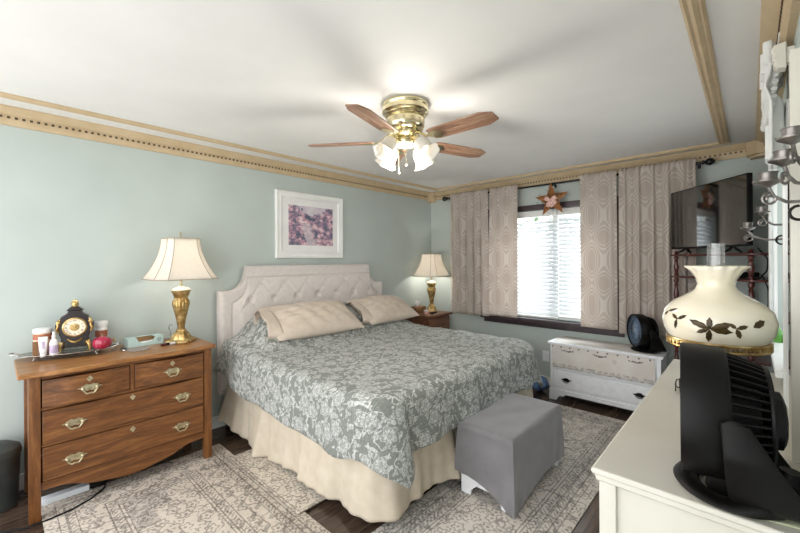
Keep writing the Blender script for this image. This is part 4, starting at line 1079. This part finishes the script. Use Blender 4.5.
# lace runner over the chest
LX0, LX1 = 1.90, 2.79
def lace(u, v):
    x = LX0 + (LX1 - LX0) * u; s = v * .60
    top = .325
    if s < top: return Vector((x, HY1 - .01 - s, HZ + .003))
    r = .024; dd = s - top; L = r * pi / 2; yb = HY1 - .01 - top
    if dd < L: a = dd / L * pi / 2; return Vector((x, yb - r * sin(a), HZ + .003 - r * (1 - cos(a))))
    z = HZ + .003 - r - (dd - L); k = (dd - L) / .25
    if v > .97: z += .010 * abs(sin(u * 32))
    return Vector((x + .004 * sin(z * 20), yb - r - .002 - .006 * k * (1 + sin(u * 26 + k)), z))
o = obj('lace_runner', grid(NB(), lace, 130, 60, lambda u, v: ((LX1 - LX0) * u, v * .60)), 'lace', solid=.0015, smooth=60); tag(o, 'crocheted lace runner draped over the front of the white chest', 'lace runner')

# ------------------------------------------------------------ air circulators
def air_fan():
    t = thing('circulator_fan', 'large black air circulator fan on the cream dresser in the foreground', 'fan', (0, 0, 0))
    cz = .182; R0 = .150
    rot = Matrix.Translation((0, 0, cz)) @ Matrix.Rotation(pi / 2, 4, 'Y')      # lathe axis +X : blows towards +X
    bm = NB()
    lathe(bm, [(R0 - .006, .078), (R0, .078), (R0 + .002, .072), (R0, .0), (R0 - .004, -.006), (R0 - .012, -.006), (R0 - .010, .0), (R0 - .008, .07), (R0 - .006, .078)], 64, mtx=rot, closed_top=False, closed_bot=False)
    obj('front_ring', bm, 'black', t)
    # front grille: spiral of curved spokes and rings
    bm = NB()
    for k in range(36):
        a0 = 2 * pi * k / 36; pts = []
        for i in range(9):
            r = .032 + (R0 - .014 - .032) * i / 8; a = a0 + .55 * (i / 8) ** 1.3; pts.append((.072 - .020 * (1 - r / R0), r * cos(a), cz + r * sin(a)))
        tube(bm, pts, .0016, 5)
    for r in (.07, .11): tube(bm, [(.070 - .02 * (1 - r / R0), r * cos(a), cz + r * sin(a)) for a in [2 * pi * q / 40 for q in range(41)]], .0016, 5)
    lathe(bm, [(.001, .06), (.034, .058), (.034, .050), (.001, .048)], 24, mtx=rot); obj('front_grille', bm, 'grille', t, label='front grille with blue light put into its colour')
    bm = NB()
    for k in range(3):
        def bl(u, v, k=k):
            r = .03 + .095 * u; a = 2 * pi * k / 3 + (v - .5) * 1.3; return Vector((.012 + .045 * (v - .5), r * cos(a), cz + r * sin(a)))
        grid(bm, bl, 8, 10)
    lathe(bm, [(.032, -.02), (.032, .030), (.02, .040), (.001, .041)], 24, mtx=rot); obj('propeller', bm, 'black', t, solid=.002)
    # rear cage: ribs from the ring down to the motor cap
    prof = [(.140, -.004), (.136, -.020), (.128, -.045), (.119, -.068), (.112, -.078), (.088, -.083), (.06, -.084)]
    bm = NB()
    for k in range(44):
        a = 2 * pi * k / 44
        pts = [(x, r * cos(a), cz + r * sin(a)) for r, x in prof]
        q = NB()
        for i in range(len(pts) - 1):
            p0, p1 = Vector(pts[i]), Vector(pts[i + 1]); inn = Vector((0, -cos(a), -sin(a))) * .016; sd = Vector((0, -sin(a), cos(a))) * .0019
            if i >= 4: inn = Vector((.010, 0, 0))
            vv = [bm.verts.new(z) for z in (p0 + sd, p0 - sd, p0 - sd + inn, p0 + sd + inn, p1 + sd, p1 - sd, p1 - sd + inn, p1 + sd + inn)]
            for f in ((0, 1, 5, 4), (1, 2, 6, 5), (2, 3, 7, 6), (3, 0, 4, 7)): bm.faces.new([vv[z] for z in f])
        q.free()
    for r, x in ((.1395, -.004), (.113, -.076)):
        tube(bm, [(x, r * cos(a), cz + r * sin(a)) for a in [2 * pi * q / 60 for q in range(61)]], .005, 6)
    obj('rear_cage', bm, 'black', t, smooth=30)
    bm = NB(); lathe(bm, [(.10, -.010), (.088, -.04), (.072, -.062), (.055, -.066)], 32, mtx=rot); obj('motor_shroud', bm, 'black', t)
    bm = NB(); lathe(bm, [(.062, -.080), (.064, -.084), (.062, -.100), (.05, -.106), (.02, -.108)], 40, lambda th, z, i: 1 + .03 * cos(30 * th), mtx=rot); obj('motor_cap', bm, 'black', t)
    # foot: open oval ring sweeping up into two side arms
    bm = NB()
    def foot(u, v):
        a = u * 2 * pi; c = v * 2 * pi
        ca, sa = cos(a), sin(a)
        rise = sstep(.1, -1, ca) * .035
        wd = .026 + .016 * sstep(.3, -1, ca); ht = .009 + .012 * sstep(.3, -1, ca)
        rx, ry = .080, .096
        return Vector((-.012 + (rx + wd * cos(c)) * ca, (ry + wd * cos(c)) * sa, max(0, ht + ht * sin(c) + rise * (sin(c) > -.5) * .5)))
    grid(bm, foot, 56, 12, closed_u=True)
    lathe(bm, [(.085, 0), (.085, .006), (.07, .011), (.02, .012)], 32, mtx=Matrix.Translation((-.055, 0, 0)))
    bs = obj('base', bm, 'black', t, smooth=60)
    for s in (-1, 1):
        bm = NB()
        def arm(u, v, s=s):
            c = v * 2 * pi; k = u
            ctr = Vector((-.085 + .075 * k ** .8, s * (.085 + .074 * min(1, k * 1.6) ** .6), .012 + (cz + .012) * k))
            w1 = .052 * (1 - k) + .022; w2 = .009 - .004 * k
            return ctr + Vector((w1 * cos(c), w2 * sin(c), 0))
        grid(bm, arm, 20, 16); sphere(bm, (-.008, s * .157, cz + .01), .022, (1, .3, 1), 14)
        obj('arm', bm, 'black', t, smooth=60)
    bm = NB(); tube(bm, [(-.10, 0, .012), (-.115, 0, .05), (-.118, 0, .075)], [.05, .034, .02], 14); obj('control_post', bm, 'black', t)
    bm = NB(); lathe(bm, [(.016, 0), (.016, .010), (.012, .014)], 18, mtx=Matrix.Translation((-.135, 0, .045)) @ Matrix.Rotation(-pi / 2, 4, 'Y')); obj('dial', bm, 'black', t)
    return t
af = air_fan(); DZ2 = .90
af.location = (3.348, 1.182, DZ2); af.rotation_euler.z = radians(180 + 6.6)
af2 = dup(af, (2.675, 4.062, HZ + .007), radians(214), 'black air circulator fan standing on the white chest under the window')

# ------------------------------------------------------------ cream dresser along the east wall
t = thing('cream_dresser', 'long cream painted dresser with moulded top along the right wall', 'dresser', (3.30, 1.79, 0))
CX0, CX1, CY0, CY1 = 3.105, 3.505, 1.085, 2.50
bm = NB(); prism(bm, [(CX0 - .012, DZ2 - .016), (CX0 - .015, DZ2 - .008), (CX0 - .012, DZ2), (CX1, DZ2), (CX1, DZ2 - .016)], CY0 - .02, CY1 + .02, 'y')
prism(bm, [(CX0 - .004, DZ2 - .034), (CX0 - .008, DZ2 - .022), (CX0 - .010, DZ2 - .016), (CX1, DZ2 - .016), (CX1, DZ2 - .034)], CY0 - .012, CY1 + .012, 'y'); obj('top', bm, 'cream', t, True, bevel=.004)
bm = NB(); box(bm, CX0 + .02, CX1, CY0 + .012, CY1 - .012, .08, DZ2 - .034); obj('case', bm, 'cream', t, True)
for yy in (CY0, CY1 - .045):
    obj('corner_post', box(NB(), CX0, CX0 + .04, yy, yy + .045, 0, DZ2 - .034, .006), 'cream', t, True)
    obj('corner_post', box(NB(), CX1 - .04, CX1, yy, yy + .045, 0, DZ2 - .034, .006), 'cream', t, True)
obj('plinth', box(NB(), CX0 + .006, CX1 - .006, CY0 + .004, CY1 - .004, .03, .10, .005), 'cream', t, True)
for k in range(3):
    z0 = .13 + k * .245
    for y0, y1 in ((CY0 + .06, 1.785), (1.80, CY1 - .06)):
        d = obj('drawer', box(NB(), CX0 + .002, CX0 + .02, y0, y1, z0, z0 + .232, .004), 'cream', t, True)
        for py in (y0 + .15, y1 - .15): obj('knob', lathe(NB(), [(.007, 0), (.007, .012), (.016, .018), (.016, .026), (.008, .03)], 14, mtx=Matrix.Translation((CX0 + .002, py, z0 + .116)) @ Matrix.Rotation(-pi / 2, 4, 'Y')), 'pewter', d, True)

# dresser mirror, a cream frame standing at the back of the dresser
t = thing('dresser_mirror', 'cream framed mirror standing at the back of the cream dresser', 'mirror', (3.495, 1.62, DZ2))
obj('post', box(NB(), 3.480, 3.525, 1.455, 1.49, DZ2, 2.005, .003), 'cream', t, True)
obj('post', box(NB(), 3.480, 3.500, 1.785, 1.795, DZ2 + .03, 1.70, .002), 'white_paint', t, True)
obj('top_rail', box(NB(), 3.482, 3.522, 1.49, 1.785, 1.685, 1.72, .003), 'cream', t, True)
obj('bottom_rail', box(NB(), 3.482, 3.522, 1.49, 1.785, DZ2 + .002, DZ2 + .055, .003), 'cream', t, True)
obj('mirror_glass', box(NB(), 3.486, 3.490, 1.488, 1.787, DZ2 + .05, 1.69), 'mirror', t, True)

# hurricane lamp on the dresser
t = thing('hurricane_lamp', 'parlour lamp with cream milk glass shade painted with leaves on the dresser', 'lamp', (3.326, 1.45, DZ2))
Z0 = 1.205 - DZ2
bm = NB(); lathe(bm, [(.058, 0), (.062, .005), (.056, .016), (.040, .024), (.026, .04), (.02, .06)], 36); obj('base', bm, 'brass', t)
bm = NB(); lathe(bm, [(.02, .06), (.028, .08), (.040, .11), (.045, .145), (.040, .18), (.028, .205), (.022, .215)], 36); obj('font', bm, 'milk', t)
bm = NB(); lathe(bm, [(.022, .213), (.028, .218), (.028, .235), (.020, .25), (.020, .29)], 28); obj('burner', bm, 'brass', t)
prof = [(.105, 0), (.117, .012), (.126, .034), (.130, .060), (.123, .088), (.105, .109), (.083, .123), (.062, .136), (.048, .148), (.042, .163), (.046, .182), (.060, .206), (.072, .218)]
bm = NB(); lathe(bm, [(r, z + Z0) for r, z in prof], 84, lambda th, z, i: 1 + (.05 * cos(14 * th) * max(0, i - 10) / 2), closed_top=False, closed_bot=False)
shd = obj('shade', bm, 'milk', t, smooth=60, solid=.003)
bm = NB()          # filigree gallery
for k in range(48):
    a = 2 * pi * k / 48; tube(bm, [(.118 * cos(a + q), .118 * sin(a + q), Z0 + z) for q, z in ((0, .006), (.05, -.006), (.10, .004), (.13, -.012))], .0028, 5)
for z in (.004, -.014): tube(bm, [(.118 * cos(a), .118 * sin(a), Z0 + z) for a in [2 * pi * q / 72 for q in range(73)]], .0035, 6)
for k in range(3):
    a = 2 * pi * k / 3 + .4; tube(bm, [(.02 * cos(a), .02 * sin(a), Z0 - .04), (.07 * cos(a), .07 * sin(a), Z0 - .03), (.118 * cos(a), .118 * sin(a), Z0 - .008)], .003, 6)
obj('gallery', bm, 'gold', t)
bm = NB(); lathe(bm, [(.018, Z0 - .02), (.022, Z0 + .02), (.026, Z0 + .08), (.022, Z0 + .12), (.0205, Z0 + .18), (.0205, Z0 + .285), (.0195, Z0 + .285), (.0195, Z0 + .18)], 32, closed_top=False, closed_bot=False); obj('chimney', bm, 'glass', t)
def shade_r(z):
    for (r0, z0), (r1, z1) in zip(prof, prof[1:]):
        if z0 <= z <= z1: return r0 + (r1 - r0) * (z - z0) / (z1 - z0)
    return prof[-1][0]
def leaf(cth, cz_, ang, L, wd):
    bm = NB(); 
    def f(u, v):
        a = (u - .0) * L; w_ = wd * (v - .5) * 2 * (sin(pi * min(1, u * 1.02)) ** .8) * (1 - .25 * abs(sin(u * 9)))
        dx, dz = a * cos(ang) - w_ * sin(ang), a * sin(ang) + w_ * cos(ang)
        z = min(.10, max(.004, cz_ + dz)); r = shade_r(z) + .0026; th = cth + dx / r
        return Vector((r * cos(th), r * sin(th), z + Z0))
    grid(bm, f, 10, 4); return obj('painted_leaf', bm, 'leafpaint', shd, solid=.0005, smooth=60)
CT = radians(-93)
for da, z_, ang, L, wd in ((0, .050, .35, .046, .009), (0, .050, -.12, .044, .009), (0, .050, 2.75, .046, .008), (0, .050, 1.6, .028, .007), (0, .048, -1.7, .032, .007), (0, .050, -2.7, .03, .006),
        (.42, .055, .3, .024, .006), (.42, .055, -1.2, .026, .006), (.42, .055, 2.4, .018, .005), (.70, .060, .45, .034, .009), (-.62, .066, .5, .026, .005), (-.62, .066, 2.6, .022, .005), (-.62, .066, -1.9, .028, .005), (-.95, .084, .3, .03, .004), (-.95, .084, -2.5, .02, .004)):
    leaf(CT + da, z_, ang, L * 1.12, wd * 1.15)

# small things on the dresser
lathe_thing('small_jar', 'small white lidded jar behind the foreground fan by the mirror', 'jar', (3.452, 1.655, DZ2), [('jar', [(.016, 0), (.018, .003), (.018, .034), (.016, .037)], 'plastic_white', None), ('lid', [(.019, .0375), (.0195, .040), (.0195, .052), (.017, .055)], 'silver', None)])
def gcl(u, v): return Vector((3.385 + .112 * u, 1.082 + .13 * v * (1 - .25 * u) + .02 * u, DZ2 + .0022 + .001 * sin(u * 9) * sin(v * 8)))
o = obj('table_cloth', grid(NB(), gcl, 12, 12), 'greencloth', solid=.002); tag(o, 'pale green cloth on the dresser edge behind the foreground fan', 'cloth')
FC = obj('cord', tube(NB(), [(3.480, 1.205, DZ2 + .035), (3.497, 1.17, DZ2 + .02), (3.500, 1.13, DZ2 + .009), (3.497, 1.085, DZ2 + .008)], .004, 8), 'black'); FC.parent = af; FC.matrix_parent_inverse = (Matrix.Translation(af.location) @ Matrix.Rotation(af.rotation_euler.z, 4, 'Z')).inverted()
t = thing('eyeglasses', 'dark folded eyeglasses on the dresser beside the foreground fan', 'eyeglasses', (3.165, 1.92, DZ2), radians(8))
bm = NB()
for s in (-1, 1):
    tube(bm, [(.022 + .0 * s, s * .034 + .026 * cos(a), .022 + .019 * sin(a)) for a in [2 * pi * q / 24 for q in range(25)]], .0026, 6)
    tube(bm, [(.020, s * .06, .030), (.012, s * .062, .030), (.008, s * .02, .026), (.006, -s * .05, .012)], .0024, 6)
tube(bm, [(.022, -.009, .028), (.022, 0, .031), (.022, .009, .028)], .0022, 6)
obj('spectacle_frame', bm, 'iron', t)

# candle sconces on the east wall
def sconce(loc, cups, stem, label):
    t = thing('candle_sconce', label, 'candle sconce', loc, 0, 'iron candle sconces on the right wall')
    L = Vector(loc); bm = NB(); tube(bm, [(stem[0], stem[1], stem[2] - .10), (stem[0], stem[1], stem[2] + .12)], .006, 8)
    box(bm, stem[0] + .002, E_, stem[1] - .01, stem[1] + .01, stem[2] - .01, stem[2] + .01, .002)
    tube(bm, [(stem[0], stem[1], stem[2] - .10)] + [(stem[0] - .018 + .018 * cos(a), stem[1], stem[2] - .10 - .018 * sin(a)) for a in [pi * q / 10 * 1.5 for q in range(1, 11)]], .004, 6)
    obj('wall_bracket', bm, 'iron', t, True)
    for (cx, cy, cz_, r) in cups:
        bm = NB(); c = Vector((cx, cy, cz_)); s = Vector((stem[0], stem[1], cz_ - .05)); m = s.lerp(c, .55)
        tube(bm, [s, s.lerp(c, .3) + Vector((0, 0, -.018)), m + Vector((0, 0, -.030)), s.lerp(c, .85) + Vector((0, 0, -.030)), c + Vector((0, 0, -.012))], .0042, 8)
        d = (c - s); d.z = 0; d.normalize()
        tube(bm, [c + Vector((0, 0, -.03)) + d * (-.004 + .018 * sin(a) * (1 - q / 26)) + Vector((0, 0, -.014 + .016 * cos(a) * (1 - q / 26))) for q, a in [(q, 2 * pi * q / 13) for q in range(18)]], .0032, 6)
        ar = obj('arm', bm, 'pewter', t, True)
        bm = NB(); mt = Matrix.Translation(c)
        lathe(bm, [(.004, -.014), (r * .5, -.010), (r * 1.35, .0), (r * 1.40, .003), (r * 1.30, .003), (r * .85, -.002)], 26, mtx=mt, closed_top=False)
        obj('drip_pan', bm, 'pewter', ar, True, solid=.001)
        bm = NB(); lathe(bm, [(.003, -.002), (r * .8, -.001), (r * .86, .003), (r * .88, .020), (r * 1.0, .024), (r * .84, .024), (r * .80, .004), (.003, .003)], 26, mtx=mt); obj('candle_cup', bm, 'pewter', ar, True)
sconce((3.50, 1.36, 1.62), ((3.474, 1.27, 1.725, .021), (3.462, 1.31, 1.683, .021), (3.434, 1.345, 1.640, .021)), (3.51, 1.38, 1.66), 'pewter candle sconce with three cups in front of the cream mirror post')
sconce((3.50, 2.19, 1.62), ((3.437, 2.16, 1.635, .018), (3.394, 2.20, 1.575, .018)), (3.515, 2.19, 1.62), 'pewter candle sconce with curled arms beside the television edge')

# white drape over the east window
bm = NB()
def drape(u, v):
    y = 2.12 + .42 * u; z = 1.88 + .44 * v + (.05 * (u - .5)) * (1 - v)
    k = .030 + .016 * sin(u * 8 * pi) + .010 * sin(u * 19 * pi + 1); kn = math.exp(-((v - .62) / .09) ** 2); k = k * (1 - .35 * kn) + .030 * kn + .018 * (v > .8) * sin(u * 15 * pi)
    z += .018 * sin(u * 13 * pi) * (v < .02)
    return Vector((E_ - .022 - k * 1.05, y, z))
grid(bm, drape, 110, 50)
t = thing('window_drape', 'white gathered drape hanging at the top of the right wall window', 'drape', (E_, 2.33, 1.88))
obj('drape_tail', bm, 'sheer', t, True, solid=.003)
bm = NB()
for q in range(5):
    pts = [(E_ - .050 - .016 * sin(pi * i / 24) - .003 * q, 2.14 + .32 * i / 24, 2.19 - .030 * q - .050 * sin(pi * i / 24)) for i in range(25)]; tube(bm, pts, [.010 + .007 * sin(pi * i / 24) for i in range(25)], 12)
obj('swag_knot', bm, 'sheer', t, True, smooth=80)
bm = NB(); prism(bm, [(3.505, 2.17), (3.478, 2.175), (3.468, 2.19), (3.474, 2.20), (3.464, 2.215), (3.470, 2.228), (3.462, 2.245), (3.470, 2.265), (3.505, 2.27)], 2.045, 2.10, 'y'); box(bm, 3.50, E_, 2.055, 2.09, 2.19, 2.25)
obj('drape_holder', bm, 'cream', t, True, bevel=.004)
def dr2(u, v):
    y = 3.40 + .10 * u; return Vector((E_ - .03 - .010 * sin(u * 6 * pi), y, 1.0 + 1.30 * v))
obj('drape_panel', grid(NB(), dr2, 20, 16), 'sheer', t, True, solid=.002)
obj('drape_rod', tube(NB(), [(E_ - .035, 2.12, 2.335), (E_ - .035, 3.55, 2.335)], .009, 10), 'white_paint', t, True)
lathe_thing('green_bottle', 'small green bottle on the sill of the right wall window', 'bottle', (E_ - .022, 2.95, EZ0), [('bottle_body', [(.022, 0), (.024, .004), (.024, .06), (.012, .078), (.009, .10), (.010, .105)], 'green', None)])

# ------------------------------------------------------------ corner whatnot shelf and television
t = thing('corner_shelf', 'mahogany whatnot corner shelf with turned spindles below the television', 'shelf', (3.25, 4.0, 0))
SP = [(2.925, 4.075), (3.405, 3.625), (3.410, 4.25)]
levels = [.12, .42, .72, 1.02, 1.295, 1.482]
for z in levels:
    bm = NB(); poly = [(2.885, 4.075), (2.91, 4.045), (3.05, 3.945), (3.22, 3.79), (3.375, 3.60), (3.41, 3.585), (3.505, 3.60), (3.505, 4.285), (3.09, 4.285), (3.09, 4.11), (2.91, 4.11)]
    prism(bm, poly, z - .016, z, 'z'); obj('shelf_board', bm, 'mahogany', t, True, bevel=.003)
def spindle(z0, z1):
    L = z1 - z0; pr = [(0, .011), (.06, .018), (.10, .018), (.14, .010), (.18, .016), (.22, .012), (.32, .017), (.45, .021), (.58, .016), (.70, .011), (.76, .016), (.80, .010), (.88, .018), (.94, .018), (1, .011)]
    return [(r, z0 + k * L) for k, r in pr]
for sx, sy in SP:
    bm = NB(); zz = [0.0] + levels
    for a, b in zip(zz, zz[1:]): lathe(bm, spindle(a + (0 if a == 0 else 0.0), b - .016), 16, mtx=Matrix.Translation((sx, sy, 0)))
    if True: lathe(bm, [(.011, 1.482), (.017, 1.487), (.012, 1.497), (.015, 1.505), (.004, 1.514)], 16, mtx=Matrix.Translation((sx, sy, 0)))
    obj('spindle', bm, 'mahogany', t, True)
tvc = Vector((3.145, 3.825)); tva = atan2(3.54 - 4.11, 3.415 - 2.875) - radians(4.5)
t = TVO = thing('television', 'black flat screen television on the corner whatnot shelf', 'television', (tvc.x, tvc.y, 1.483), tva)
# local: x along the screen, -y faces the room
hw, z0, z1 = .405, .046, .548
obj('cabinet', box(NB(), -hw, hw, -.010, .022, z0, z1, .005), 'black', t)
obj('screen', box(NB(), -hw + .008, hw - .008, -.0125, -.0102, z0 + .014, z1 - .008), 'screen', t)
obj('rear_housing', box(NB(), -.25, .25, .022, .05, z0 + .03, z1 - .18, .01), 'black', t)
for s in (-1, 1):
    bm = NB(); tube(bm, [(s * .24, .012, z0 + .01), (s * .25, -.01, .03), (s * .262, -.062, .006)], [.010, .009, .006], 8); tube(bm, [(s * .24, .012, z0 + .01), (s * .25, .035, .03), (s * .262, .062, .006)], [.010, .009, .006], 8); obj('foot', bm, 'black', t)
t = MBX = thing('media_box', 'black set top box on the whatnot shelf below the television', 'media box', (3.32, 3.90, 1.2955), tva)
obj('box_body', box(NB(), -.12, .12, -.07, .07, .004, .045, .004), 'black', t); obj('display', box(NB(), -.05, .05, -.0712, -.0702, .015, .030), 'black_gloss', t)
lathe_thing('router_disc', 'small white round gadget standing before the black media box', 'gadget', (3.28, 3.785, 1.2955), [('disc', [(.030, 0), (.034, .006), (.034, .022), (.024, .030), (.004, .032)], 'plastic_white', None), ('light_ring', [(.0345, .010), (.0350, .011), (.0350, .015), (.0345, .016)], 'black', None)])
for k, pts in enumerate((((3.44, 3.70, 1.52), (3.49, 3.575, 1.44), (3.485, 3.565, 1.36), (3.45, 3.60, 1.31)), ((3.38, 3.88, 1.33), (3.46, 3.66, 1.33), (3.49, 3.57, 1.24), (3.49, 3.56, 1.12), (3.45, 3.60, 1.04)))):
    dense = []
    for i in range(len(pts) - 1):
        for q in range(6): dense.append(Vector(pts[i]).lerp(Vector(pts[i + 1]), q / 6))
    dense.append(Vector(pts[-1])); sm = [dense[0]] + [(dense[i - 1] + dense[i] * 2 + dense[i + 1]) / 4 for i in range(1, len(dense) - 1)] + [dense[-1]]
    PT = (TVO, MBX)[k]; o = obj('cord', tube(NB(), sm, .0045, 7), 'black'); o.parent = PT; o.matrix_parent_inverse = (Matrix.Translation(PT.location) @ Matrix.Rotation(PT.rotation_euler.z, 4, 'Z')).inverted()

# wall outlet and odds and ends beyond the bed
t = thing('wall_outlet', 'white wall outlet plate between the bed and the white chest', 'outlet', (1.67, N, .33))
obj('plate', box(NB(), 1.632, 1.708, N - .006, N, .27, .39, .003), 'outlet', t, True)
bm = NB()
for z in (.30, .36): box(bm, 1.655, 1.685, N - .008, N - .006, z - .016, z + .016, .001)
obj('socket', bm, 'white_paint', t, True)
bm = NB(); rnd = random.Random(4)
def bag(u, v):
    a = u * 2 * pi; k = sin(pi * (v * .92 + .04)) ** .7; r = 1 + .12 * sin(3 * a + v * 5) + .08 * sin(7 * a - v * 3)
    return Vector((.085 * k * r * cos(a), .12 * k * r * sin(a), .155 * v))
o = obj('cloth_bag', grid(bm, bag, 40, 16, closed_u=True), 'bluefabric', solid=.002); o.location = (1.70, 4.08, .004); tag(o, 'crumpled blue cloth bag on the floor between bed and white chest', 'bag')
